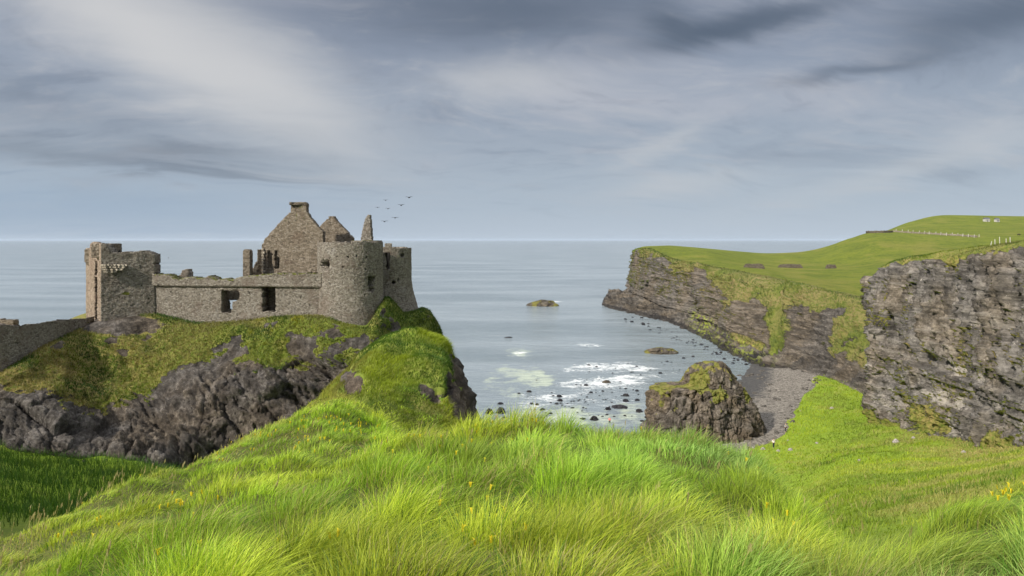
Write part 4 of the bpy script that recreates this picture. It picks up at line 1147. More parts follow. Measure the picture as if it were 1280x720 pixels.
# second gable
gab2 = poly_keep([(393, 356), (393, 292), (399, 284), (405, 277), (410.5, 273), (411, 270.4), (417, 270.2), (418, 273), (427, 282.5), (434, 290), (440.5, 298), (441.5, 302), (441.5, 356)])
CAST.append(grid_wall('gable_wall', 392, 443, 268, 356, wd((392, 89), (443, 88)), gab2, 1.0, M_stone_dark, None, moss=lambda U, V: .35 * sstep(V, 300, 280)))
# pinnacle of fallen wall
CAST.append(grid_wall('wall_pinnacle', 446, 468, 266, 330, wd((446, 84), (468, 84)), poly_keep([(450.5, 330), (451, 298), (453.5, 285), (456.5, 273), (459.5, 268.5), (462, 268), (463, 277), (464.6, 299), (464.6, 330)]), 1.0, M_stone, None, cell=.8))


# towers
def tower(name, pxc_, dc, r, pytop, pybot, keepf, thick, mat, batter, nth=300, cell=.115, topmoss=.7):
    nz = int((pybot - pytop) * dc / F / cell)
    th = np.linspace(0, 2 * math.pi, nth + 1)
    zt = np.linspace(EYE - (pytop - HZ) / F * dc, EYE - (pybot - HZ) / F * dc, nz)
    T, ZZ = np.meshgrid(th, zt)
    V = HZ + (EYE - ZZ) / dc * F
    rr = r + batter(V) + .07 * fbm(np.cos(T) * 4, np.sin(T) * 4, ZZ * 1.1, 4, .65, int(pxc_)) + .05 * (_h(np.floor(T / (2 * math.pi) * nth + .5) % nth, np.floor(ZZ * 9), T * 0, 3) - .5)
    x = xs(pxc_, dc) + rr * np.sin(T); y = dc - rr * np.cos(T)
    ri = np.maximum(r - thick, .3)
    xi = xs(pxc_, dc) + ri * np.sin(T); yi = dc - ri * np.cos(T)
    U = 640 + x / y * F
    frontf = np.cos(T) > -.1
    Uc = (U[:-1, :-1] + U[1:, 1:]) / 2; Vc = HZ + (EYE - (ZZ[:-1, :-1] + ZZ[1:, 1:]) / 2) / ((y[:-1, :-1] + y[1:, 1:]) / 2) * F
    K = keepf(Uc, Vc, frontf[:-1, :-1], T[:-1, :-1])
    moss = topmoss * sstep(V, pytop + 6, pytop + 1) + .4 * sstep(V, pybot - 12, pybot - 4)
    return _shell(name, np.stack([x, y, ZZ], -1), np.stack([xi, yi, ZZ], -1), K, mat, None, moss)


def tk(U, V, fr, T):
    k = V > 301.5 + 2.2 * fbm(T * 3, V * 0, 0, 3, .6, 8) + 2.0 * (U < 440)
    h = ell(U, V, 406.5, 331, 6.2, 7.0) | (rect(U, V, 459.5, 468.5, 345, 357) | rect(U, V, 461, 468, 356, 365)) | ell(U, V, 472, 392, 3.2, 4)
    for (a, b_) in ((421, 321), (435, 321), (446, 320), (458, 321), (457, 337), (456, 369), (428, 334), (412, 322)):
        h |= ell(U, V, a, b_, 1.25, 1.25)
    return k & ~(h & fr)


CAST.append(tower('round_tower', 438, 79.5, 3.72, 298, 424, tk, 3.3, M_stone, lambda V: .22 * sstep(V, 350, 410)))


def tk2(U, V, fr, T):
    k = V > 309.5 + 1.6 * fbm(T * 4, V * 0, 0, 3, .6, 18) - 4.5 * ((U > 480.5) & (U < 490) & fr)
    h = rect(U, V, 481, 487.5, 316, 322) | rect(U, V, 482.5, 487, 322, 336) | rect(U, V, 500, 505, 317, 322)
    h |= ell(U, V, 492, 353, 2.5, 2.5) | ell(U, V, 498, 350, 1.5, 1.5) | ell(U, V, 509, 366, 1, 1)
    return k & ~(h & fr)


CAST.append(tower('corner_tower', 486, 87, 2.85, 304, 412, tk2, 1.9, M_stone, lambda V: 1.25 * sstep(V, 345, 410) + .0 * V, nth=260, topmoss=.45))

# gatehouse: main face, lit side face with the tall slot, corner turret
gx = [127, 133, 139, 147, 155, 168, 178, 184, 189, 194]
gy = [305, 305.5, 315.5, 316, 314.6, 315.2, 313.2, 315, 317, 318.5]
def gk(U, V):
    k = V > np.interp(U, gx, gy) + .8 * fbm(U * .4, V * 0, 0, 3, .6, 15)
    k &= U < 193.5 + 1.6 * fbm(V * .3, U * 0, 0, 3, .7, 25)
    for (a, b_, c) in ((177.5, 357, 1.3), (186, 374.5, 1.4), (150, 371, .8), (140, 348, .7)):
        k &= ~ell(U, V, a, b_, c, c)
    return k
CAST.append(grid_wall('gatehouse_wall', 126, 197, 303, 416, wd((126, 76.5), (197, 79.5)), gk, 1.3, M_stone, None, moss=lambda U, V: .3 * sstep(V, 320, 314) + .8 * np.exp(-(((U - 158) / 10) ** 2 + ((V - 367) / 3) ** 2)) + .5 * sstep(V, 388, 400)))
# side face runs back to the left: px 127 (76.5 m) to px 107 (81.5 m)
def sk(U, V):
    k = V > np.interp(U, [107, 112, 113, 117, 123, 127], [311, 311, 303.6, 302.2, 304, 306]) + .7 * fbm(U * .5, V * 0, 0, 3, .6, 35)
    k &= ~rect(U, V, 118.6, 121.6, 326, 404, .5) | ((V > 344) & (V < 346))
    return k
CAST.append(grid_wall('gatehouse_side_wall', 107.4, 127.6, 300, 416, wd((107.4, 83.5), (127.6, 76.6)), sk, 1.2, M_stone_sunlit, None, cell=.7))
# corbelled turret at the far corner and raised turret
def box_part(name, px0, px1, py0, py1, d0, dth, mat, cell=.8, corb=0):
    def kk(U, V):
        return (V > py0 + .8 * fbm(U * .5, V * 0, 0, 2, .6, int(px0)) + .3) & (U > px0 + corb * sstep(V, py1 - 6, py1))
    return grid_wall(name, px0, px1, py0, py1, wd((px0, d0), (px1, d0)), kk, dth, mat, None, cell=cell, rough=.08)
CAST.append(box_part('corner_turret', 105.6, 112.5, 311, 332, 82.2, 1.6, M_stone_dark, corb=4))
CAST.append(box_part('watch_turret', 114, 138.5, 304.5, 322, 77.9, 2.2, M_stone_dark))
# pale corbel course
bm = bmesh.new()
for k in range(4):
    w_ = 30 - k * 5.5; q0 = 0.0
    while q0 < w_:
        ln = random.uniform(3.5, 6.5)
        c = at(126.8 + k * 1.1 + q0 + ln / 2, 331.5 + k * 2.7 + random.uniform(-.15, .15), 76.42 + q0 * .042)
        bmesh.ops.create_cube(bm, size=1, matrix=Matrix.Translation(c) @ Matrix.Diagonal((ln * .0855, .34 - k * .04, .17 + random.uniform(0, .03), 1)))
        q0 += ln + .25
me = bpy.data.meshes.new('corbel_course'); bm.to_mesh(me); bm.free(); me.materials.append(M_stone_pale)
oq = bpy.data.objects.new('corbel_course', me); C.objects.link(oq); CAST.append(oq)
# hidden rear wall of the gatehouse so that it is a room
CAST.append(grid_wall('gatehouse_rear_wall', 112, 178, 314, 410, wd((112, 86), (178, 86)), lambda U, V: V > 317 + 2 * fbm(U * .2, V * 0, 0, 2), 1.0, M_stone, None))
CAST.append(grid_wall('house_inner_wall', 330, 356, 308, 352, wd((330, 87.5), (356, 87.5)), lambda U, V: V > 309, .8, M_stone_dark, None))
for o in CAST:
    o.parent = castle
    at_parent(o)

# approach wall on the left
def ak(U, V):
    k = V > np.interp(U, [-160, -60, -20, 0, 8, 20, 30, 45, 70, 92, 107], [420, 416, 404, 407, 406.5, 409, 406, 405, 400, 399, 398]) + 1.3 * fbm(U * .25, V * 0, 0, 3, .6, 55)
    return k & ~ell(U, V, 20, 430, 2.2, 2.5)
aw = grid_wall('stone_wall', -160, 109, 396, 492, wd((-160, 60), (0, 64.5), (60, 70), (109, 77)), ak, 1.3, M_stone, None,
               moss=lambda U, V: .35 * sstep(V, 412, 402) + .5 * sstep(V, np.interp(U, [0, 60, 107], [456, 420, 400]), np.interp(U, [0, 60, 107], [466, 432, 410])))
# z of this wall must follow its own distance
co = np.empty(len(aw.data.vertices) * 3, np.float32); aw.data.vertices.foreach_get('co', co); co = co.reshape(-1, 3)
Dm = float(np.mean(np.interp(np.linspace(-160, 109, int(269 / 1.15) + 1), [-160, 0, 60, 109], [60, 64.5, 70, 77])))
U = 640 + co[:, 0] / co[:, 1] * F
yref = np.interp(U, [-160, 0, 60, 109], [60, 64.5, 70, 77])
co[:, 2] = EYE - (EYE - co[:, 2]) / Dm * yref
aw.data.vertices.foreach_set('co', co.ravel()); aw.data.update()
tagd(aw, 'rough grey stone wall running in from the left to the gatehouse', 'wall')
tagd(grid_wall('stone_wall', -60, 17, 399, 425, wd((-60, 84), (17, 84)), lambda U, V: V > 400.5 + 1.5 * fbm(U * .2, V * 0, 0, 3), .9, M_stone_dark, None),
     'second dark broken wall showing just above the long wall at the far left', 'wall')


# ------------------------------------------------------------------ grass blades
def scatter(Pg, Wt, n, rg):
    """n random points on a grid surface, weight per vertex; returns positions, normals, grid indices"""
    a = Pg[:-1, :-1]; b_ = Pg[:-1, 1:]; c = Pg[1:, :-1]
    area = np.linalg.norm(np.cross(b_ - a, c - a), axis=-1)
    wt = (area * Wt[:-1, :-1]).ravel()
    cdf = np.cumsum(wt); cdf /= cdf[-1]
    k = np.searchsorted(cdf, rg.random(n))
    r, cc = np.unravel_index(np.clip(k, 0, len(wt) - 1), area.shape)
    u_, v_ = rg.random(n)[:, None], rg.random(n)[:, None]
    p = Pg[r, cc] * (1 - u_) * (1 - v_) + Pg[r, cc + 1] * u_ * (1 - v_) + Pg[r + 1, cc] * (1 - u_) * v_ + Pg[r + 1, cc + 1] * u_ * v_
    return p, r, cc


def blades(name, base, length, width, lean, up, tint, segs=3, rg=rng, tipc=None, **kw):
    """base (n,3); lean (n,3) sideways reach as a fraction of the length; one object"""
    n = len(base)
    ang = rg.random(n) * math.pi
    side = np.stack([np.cos(ang), np.sin(ang) * .6, np.zeros(n)], -1)
    ts = np.linspace(0, 1, segs + 1)
    lm = np.linalg.norm(lean, axis=1)
    verts = np.zeros((n, segs * 2 + 1, 3), np.float32)
    cols = np.zeros((n, segs * 2 + 1, 4), np.float32); cols[..., 3] = 1
    for k, tt in enumerate(ts):
        rise = (tt - 0.42 * np.clip(lm, 0, 1.3) * tt ** 2)[:, None]
        c = base + length[:, None] * (up * rise + lean * (tt ** 1.8)) - up * (0.03 if k == 0 else 0)
        wd_ = width * (1 - tt ** 1.6) * (1.0 if k else .8)
        g = tint * (0.78 + .22 * tt) if tipc is None else tint * (1 - tt * tipc[:, None]) + np.array([.36, .32, .12]) * tt * tipc[:, None]
        if k < segs:
            verts[:, 2 * k] = c - side * wd_[:, None] * .5
            verts[:, 2 * k + 1] = c + side * wd_[:, None] * .5
            cols[:, 2 * k, :3] = g; cols[:, 2 * k + 1, :3] = g
        else:
            verts[:, 2 * k] = c; cols[:, 2 * k, :3] = g
    nvb = segs * 2 + 1
    off = (np.arange(n) * nvb)[:, None]
    q = np.concatenate([off + np.array([2 * k, 2 * k + 1, 2 * k + 3, 2 * k + 2])[None] for k in range(segs - 1)], 0) if segs > 1 else None
    tr = off + np.array([2 * segs - 2, 2 * segs - 1, 2 * segs])[None]
    o = make_mesh(name, verts.reshape(-1, 3), q, tr, mat=M_blade, smooth=True, attrs={'tint': cols.reshape(-1, 4)})
    return tagd(o, **kw)


LIME = np.array([.31, .47, .03]); YEL = np.array([.48, .55, .045]); BLU = np.array([.25, .42, .10]); STRAW = np.array([.50, .43, .17]); DEEP = np.array([.08, .17, .02]); OL = np.array([.12, .15, .02])

# --- foreground and ridge
vis = (pxg > -450) & (pxg < 1750) & (Y > 1.9) & (Y < 30)
Wg = np.where(vis, 1.0 / np.maximum(Y, 2.5) ** 1.15, 0) * (grass > .4)
Wg *= np.where((pxg < 300) & (Y > 19), 0.0, 1) * np.where((Y > 15) & (pxg > 640), .3, 1) * np.where((pxg < -60) | (pxg > 1340), .6, 1)
p, r, cc = scatter(GP, Wg, 640000, rng)
keep_ = rng.random(len(p)) < 1.05 - .8 * sstep(tussock(p[:, 0], p[:, 1])[0], .25, .75)
p, r, cc = p[keep_], r[keep_], cc[keep_]
NF = len(p)
yy = p[:, 1]
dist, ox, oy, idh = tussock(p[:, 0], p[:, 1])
flow = fbm(p[:, 0] * .35, p[:, 1] * .35, 7, 3, .5, 41)
ang = 0.15 + 1.1 * flow
wind = np.stack([np.cos(ang), np.sin(ang), 0 * ang], -1)
mag = .42 + .38 * fbm(p[:, 0] * .8, p[:, 1] * .8, 2, 3, .5, 42)
pxp = 640 + p[:, 0] / yy * F
tall = sstep(fbm(p[:, 0] * .5, p[:, 1] * .5, 9, 3, .5, 43), -.35, .35)
ridge_short = sstep(pxp, 640, 300) * sstep(yy, 4.5, 8)          # cropped turf on the ridge to the castle
L = (.11 + .12 * tall + .11 * idh) * (1 - .5 * ridge_short) * rng.uniform(.45, 1.2, NF)
L *= (1 - .45 * sstep(yy, 14, 24)) * (1.25 - .75 * np.clip(dist, 0, .9))
rad = np.stack([ox, oy, 0 * ox], -1)
lean = wind * mag[:, None] + rad * 1.5 + rng.normal(0, .27, (NF, 3)) * [1, 1, 0]
wid = rng.uniform(.0036, .0085, NF) * np.clip(yy / 6.5, .8, 3.4)
c1 = sstep(fbm(p[:, 0] * .28, p[:, 1] * .28, 11, 3, .5, 44), -.15, .45)[:, None]
c2 = sstep(fbm(p[:, 0] * .7, p[:, 1] * .7, 13, 3, .5, 45), .0, .5)[:, None]
rt = sstep(pxp, 560, 900)[:, None]
tint = LIME * (1 - c1) + YEL * c1
bl = np.clip(rt * .85 * sstep(fbm(p[:, 0] * .4, p[:, 1] * .4, 15, 3, .5, 46), -.25, .3)[:, None] + .1, 0, 1)
tint = tint * (1 - bl) + BLU * 1.15 * bl
tint = tint * (1 - .15 * c2) + STRAW * .15 * c2
edgey = sstep(pyg[r, cc], 0, 1) * 0
led = (ridge_short * sstep(np.interp(yy, [5, 8, 10, 15, 20, 25], [0, 40, 180, 330, 400, 430]) + 60 - pxp, 0, 60))[:, None]
tint = tint * (1 - .5 * led) + (YEL * .5 + STRAW * .6) * .5 * led
isdry = (rng.random(NF) < .03 + .22 * sstep(fbm(p[:, 0] * .9, p[:, 1] * .9, 21, 3, .5, 48), .12, .4))[:, None]
tint = np.where(isdry, STRAW * rng.uniform(.6, 1.1, (NF, 1)), tint)
gap_dark = (rng.random(NF) < .12 + .5 * sstep(dist, .35, .7))[:, None]  # dark blades, mostly between tussocks: shade of the gaps put into the tint
tint = np.where(gap_dark, DEEP * 1.3, tint)
tint = tint * rng.uniform(.6, 1.25, (NF, 1)) * (.72 + .5 * _h(np.floor(idh * 9999), idh * 0, idh * 0, 5))[:, None]
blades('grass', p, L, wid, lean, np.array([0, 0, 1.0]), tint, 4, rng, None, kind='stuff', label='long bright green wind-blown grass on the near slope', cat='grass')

# tall seed stems along the ridge edge and scattered
p, r, cc = scatter(GP, Wg * ((Y > 3) & (Y < 17)) * (np.abs(pxg - np.interp(Y, [5, 8, 10, 15, 20], [-20, 20, 160, 305, 380])) < 40), 260, rng)
p2, r, cc = scatter(GP, Wg * (Y < 12), 110, rng)
p = np.concatenate([p, p2]); n_ = len(p)
L = rng.uniform(.22, .42, n_) * np.where(np.arange(n_) < 260, .8, 1)
lean = rng.normal(0, .12, (n_, 3)) * [1, 1, 0] + [.15, 0, 0]
blades('seed_grass', p, L, np.full(n_, .005), lean, np.array([0, 0, 1.]), np.tile(STRAW * .9, (n_, 1)), 4, rng, kind='stuff', label='dry straw-coloured seed stems standing in the green grass', cat='grass')
# heads
hb = []
for k in range(9):
    t0 = .82 + .18 * k / 9
    lm = np.linalg.norm(lean, axis=1)
    c = p + L[:, None] * (np.array([0, 0, 1.]) * (t0 - .42 * lm * t0 ** 2)[:, None] + lean * t0 ** 1.8)
    hb.append(c)
hb = np.concatenate(hb)
blades('seed_head', hb, rng.uniform(.012, .022, len(hb)), np.full(len(hb), .006), rng.normal(0, .5, (len(hb), 3)) * [1, 1, 0], np.array([0, 0, 1.]), np.tile(np.array([.42, .36, .18]), (len(hb), 1)), 2, rng,
       kind='stuff', label='feathery seed heads on the dry grass stems', cat='grass')

# small yellow flowers low in the turf
p, r, cc = scatter(GP, Wg * (Y > 4) * (Y < 26) * (fbm(X * .6, Y * .6, 3, 3, .5, 301) > .18), 700, rng)
p = p + np.array([0, 0, 1.]) * rng.uniform(.08, .2, (len(p), 1))
fl = np.repeat(p, 5, axis=0)
blades('wild_flower', fl, np.full(len(fl), .022), np.full(len(fl), .016), rng.normal(0, .9, (len(fl), 3)) * [1, 1, 0], np.array([0, 0, 1.]), np.tile(np.array([.75, .62, .03]), (len(fl), 1)), 2, rng,
       kind='stuff', label='tiny yellow flowers dotted through the turf', cat='flowers')

# --- knoll, saddle and far ridge
Wk = np.exp(-(((pxg - 505) / 105) ** 4)) * sstep(Y, 19, 24) * (1 - sstep(Y, 46, 50)) * (grass > .55)
NK = 90000
p, r, cc = scatter(GP, Wk * (GN[..., 2] > .25), NK, rng)
nk = fbm(p[:, 0] * .5, p[:, 1] * .5, p[:, 2] * .5, 3, .5, 51)
nl = fbm(p[:, 0] * .22, p[:, 1] * .22, p[:, 2] * .2, 3, .5, 52)
g_ = sstep(nk, -.3, .3)[:, None]; h_ = sstep(nl, -.1, .4)[:, None]
kc = (np.array([.06, .12, .015]) * (1 - g_) + np.array([.27, .33, .028]) * g_) * (1 - .6 * h_) + np.array([.26, .21, .07]) * .6 * h_
nrm = GN[r, cc]
lean = nrm * .5 * [1, 1, 0] + [.35, -.1, -.05] + rng.normal(0, .22, (NK, 3)) * [1, 1, 0]
blades('knoll_grass', p, rng.uniform(.14, .34, NK) * (.7 + .6 * g_[:, 0]), rng.uniform(.018, .034, NK), lean, np.array([0, 0, .85]), kc * rng.uniform(.65, 1.3, (NK, 1)), 2, rng,
       kind='stuff', label='short tufted grass covering the rounded knoll before the castle', cat='grass')

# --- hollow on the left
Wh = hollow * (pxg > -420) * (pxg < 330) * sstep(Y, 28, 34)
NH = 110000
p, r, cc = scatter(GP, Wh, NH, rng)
hc = np.array([.055, .12, .018]) * rng.uniform(.5, 1.6, (NH, 1)) + np.array([.02, .02, 0]) * sstep(fbm(p[:, 0] * .3, p[:, 1] * .3, 0, 3), 0, .4)[:, None]  # blade tint kept dark, standing in for the hollow's shade
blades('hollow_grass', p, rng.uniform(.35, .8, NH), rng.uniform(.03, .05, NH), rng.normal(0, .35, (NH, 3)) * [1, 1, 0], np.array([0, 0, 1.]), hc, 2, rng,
       kind='stuff', label='green grass tinted dark for shade in the hollow below the castle rock', cat='grass')

# --- castle slope
NCs = 90000
p, r, cc = scatter(CRP, np.where(CRG > .5, 1.0, 0) * (CRP[..., 1] < 90), NCs, rng)
pxp = 640 + p[:, 0] / p[:, 1] * F
g_ = sstep(fbm(p[:, 0] * .4, p[:, 1] * .4, p[:, 2] * .4, 3, .5, 61), -.25, .3)[:, None]
h_ = (sstep(fbm(p[:, 0] * .38, p[:, 1] * .38, p[:, 2] * .38, 3, .5, 62), -.25, .3) * (.45 + .4 * sstep(pxp, 330, 150)))[:, None]
yl = (sstep(fbm(p[:, 0] * .8, p[:, 1] * .8, p[:, 2] * .8, 2, .5, 63), .35, .5) * sstep(pxp, 250, 330) * sstep(pxp, 470, 430))[:, None]
kc = (np.array([.045, .09, .012]) * (1 - g_) + np.array([.14, .17, .018]) * g_) * (1 - h_) + np.array([.30, .24, .095]) * h_
kc = kc * (1 - .6 * yl) + np.array([.34, .33, .02]) * .6 * yl
east_shade = sstep(pxp, 470, 500)[:, None]  # east flank tinted darker, as turned away from the sun
kc = kc * (1 - .7 * east_shade) + np.array([.05, .105, .014]) * .7 * east_shade
nrm = CRN[r, cc]
blades('slope_grass', p, rng.uniform(.18, .55, NCs), rng.uniform(.05, .09, NCs), nrm * .6 * [1, 1, .3] + rng.normal(0, .3, (NCs, 3)) * [1, 1, 0] + [.1, 0, -.25], np.array([0, 0, .8]), kc * rng.uniform(.6, 1.35, (NCs, 1)), 2, rng,
       kind='stuff', label='tufts of green and tawny grass on the slope under the castle walls', cat='grass')

# --- valley on the right
Wv = sstep(Y, 30, 40) * (1 - sstep(Y, 215, 240)) * sstep(pxg, 640, 760) * (pxg < 1500) * (grass > .5) * (shingle < .4) / np.maximum(Y, 40) ** 1.3
NV = 180000
p, r, cc = scatter(GP, Wv, NV, rng)
pxp = 640 + p[:, 0] / p[:, 1] * F
g_ = sstep(fbm(p[:, 0] * .12, p[:, 1] * .12, 0, 4, .55, 71), -.3, .3)[:, None]
h_ = (.75 * sstep(fbm(p[:, 0] * .11, p[:, 1] * .11, 0, 4, .6, 72), -.1, .25) * (.3 + .7 * sstep(pxp, 1060, 1150)) + .35 * sstep(p[:, 1], 70, 85) * sstep(pxp, 1150, 1220))[:, None]
kc = (np.array([.15, .22, .016]) * (1 - g_) + np.array([.31, .39, .022]) * g_) * (1 - h_) + np.array([.34, .30, .10]) * h_
sc_ = p[:, 1] / 100
blades('valley_grass', p, rng.uniform(.25, .7, NV) * (.55 + sc_ * .45), rng.uniform(.06, .11, NV) * (.35 + sc_), rng.normal(0, .5, (NV, 3)) * [1, 1, 0] + [.2, 0, -.1], np.array([0, 0, .8]), kc * rng.uniform(.7, 1.25, (NV, 1)), 2, rng,
       kind='stuff', label='bright green grass on the valley floor and slope below the right cliff', cat='grass')

# coarser tussocks scattered over the same slope
p, r, cc = scatter(GP, Wv * sstep(fbm(X * .12, Y * .12, 4, 4, .6, 401), -.05, .2), 26000, rng)
d_, ox, oy, idh = worley2(p[:, 0] / 1.6, p[:, 1] / 1.6, 77)
k_ = d_ < .42; p, ox, oy, idh = p[k_], ox[k_], oy[k_], idh[k_]; n_ = len(p)
tc_ = np.where((idh < .3)[:, None], np.array([.34, .30, .11]), np.where((idh < .7)[:, None], np.array([.10, .17, .02]), np.array([.24, .32, .03])))
blades('tussock_grass', p, rng.uniform(.4, .9, n_), rng.uniform(.05, .09, n_) * (.4 + p[:, 1] / 110), np.stack([ox, oy, 0 * ox], -1) * 1.3 + rng.normal(0, .2, (n_, 3)) * [1, 1, 0], np.array([0, 0, 1.]), tc_ * rng.uniform(.7, 1.25, (n_, 1)), 2, rng,
       kind='stuff', label='darker and tan tussocks dotted over the valley slope', cat='grass')

# --- cliff-top tufts
for nm, PP_, NN2, GG, n_, lab in (('cliff_grass', NP_, NN_, NG_, 50000, 'grass tufts on the top and ledges of the near right cliff'), ('headland_grass', HP, HN, HG, 50000, 'rough tawny grass on the edge and ledges of the far headland')):
    p, r, cc = scatter(PP_, np.where(GG > .5, 1.0, 0) * (PP_[..., 2] > 2), n_, rng)
    g_ = sstep(fbm(p[:, 0] * .1, p[:, 1] * .1, p[:, 2] * .1, 3, .5, 81), -.3, .3)[:, None]
    h_ = (.7 * sstep(fbm(p[:, 0] * .06, p[:, 1] * .06, p[:, 2] * .06, 4, .6, 82), -.1, .35))[:, None]
    kc = (np.array([.06, .10, .012]) * (1 - g_) + np.array([.14, .185, .016]) * g_) * (1 - h_) + np.array([.20, .165, .065]) * h_
    sc_ = p[:, 1] / 130
    blades(nm, p, rng.uniform(.25, .7, n_) * sc_, rng.uniform(.08, .15, n_) * sc_, rng.normal(0, .35, (n_, 3)) * [1, 1, 0] + NN2[r, cc] * [.4, .4, 0] + [0, 0, -.2], np.array([0, 0, .8]), kc * rng.uniform(.65, 1.3, (n_, 1)), 2, rng,
           kind='stuff', label=lab, cat='grass')


# ------------------------------------------------------------------ ground height query
def gz(px, dd):
    c = np.interp(px, gpx, np.arange(len(gpx))); r_ = np.interp(math.log(dd), gld, np.arange(NR))
    return float(GP[int(round(r_)), int(round(c)), 2])


# stones in the grass by the people
M_pale_rock = simple_mat('pale_rock', (.24, .22, .20), .9, .5, 2.0)
STN = [(1142, 548, 5, 'pale boulder at the cliff foot with tan grass around it'), (1205, 566, 6, 'grey boulder lying below the middle of the near cliff'), (1248, 585, 5, 'boulder low on the slope near the right edge'), (1040, 470, 6, 'cream-coloured rocks where shingle, cliff and grass meet'), (1000, 505, 3, 'pale stone on the grass edge beside the shingle'), (988, 563, 7, 'pale stone lying in the grass to the right of the person in white'), (1021, 554, 4, 'small dark stone on the green valley slope beyond the people'), (954, 562, 6, 'low dark stone left of the person in white, by the stack'),
       (973, 564, 5, 'mossy stone just in front of the person in white'), (985, 551, 3, 'small stone between the two standing people'), (1074, 576, 4, 'white stone lying alone on the open valley slope'),
       (942, 560, 4, 'little stone at the right foot of the sea stack'), (1120, 553, 9, 'rock at the foot of the near cliff, its left end')]
for k, (px, py, wp, lab) in enumerate(STN):
    best = min(np.linspace(60, 150, 300), key=lambda q: abs(HZ + (EYE - gz(px, q)) / q * F - py))
    hw = wp / F * best / 2
    cx, cz = xs(px, best), gz(px, best)
    ob = ring_rock('stone', [(-.4, -1, 1), (0, -1, 1), (.5, -.85, .8), (.9, -.5, .4), (1.0, -.2, .1)], 0, 0, .8, M_pale_rock, 300 + k, .15, .7, .5, 36, 14)
    ob.location = (cx, best, cz); ob.scale = (hw, hw, hw * .9)
    tagd(ob, lab, 'stone')

M_beach = simple_mat('beach_rock', (.075, .068, .06), .9, .5, 2.0)
bpr = []
for k in range(4):
    ob = ring_rock('beach_rock', [(-.5, -1, 1), (0, -1, 1), (.4, -.9, .85), (.8, -.6, .65), (1.0, -.25, .3)], 0, 0, .8, M_beach, 500 + k * 5, .25, .55, .5, 30, 12)
    bpr.append(ob)
for k in range(90):
    if k < 55: px, dd = rng.uniform(895, 975), rng.uniform(150, 222)
    else:
        dd = rng.uniform(128, 205); px = float(np.interp(dd, [121, 135, 150, 170, 190, 210], [966, 983, 993, 1006, 1030, 1048])) + rng.normal(-2, 4)
    z_ = gz(px, dd)
    if z_ < -.3: continue
    ob = bpr[k % 4].copy(); C.objects.link(ob)
    hw = rng.uniform(.25, .9) if k < 55 else rng.uniform(.2, .6)
    ob.location = (xs(px, dd), dd, z_ - .05); ob.scale = (hw, hw, hw * rng.uniform(.5, .9)); ob.rotation_euler = (0, 0, rng.uniform(0, 6))
    tagd(ob, 'dark rock lying on the wet shingle between the far cliff and the sea stack' if k < 55 else 'small rock lying along the edge where the shingle meets the grass', 'rock', 'rocks on the wet shingle' if k < 55 else 'rocks along the grass edge of the beach')
for ob in bpr: bpy.data.objects.remove(ob)

# ------------------------------------------------------------------ people
def skin_tube(name, pts, edges, radii, mat, parent=None, sub=1):
    me = bpy.data.meshes.new(name)
    me.from_pydata(pts, edges, [])
    o = bpy.data.objects.new(name, me); C.objects.link(o)
    sm = o.modifiers.new('skin', 'SKIN')
    sl = me.skin_vertices[0].data
    for k, r_ in enumerate(radii):
        sl[k].radius = r_ if isinstance(r_, tuple) else (r_, r_)
        sl[k].use_root = (k == 0)
    ss = o.modifiers.new('sub', 'SUBSURF'); ss.levels = sub; ss.render_levels = sub
    me.materials.append(mat)
    for pl_ in me.polygons: pl_.use_smooth = True
    if parent: o.parent = parent
    return o


M_skin = simple_mat('skin', (.45, .28, .2), .6, .1)
M_hair = simple_mat('hair', (.03, .02, .015), .7, .2)


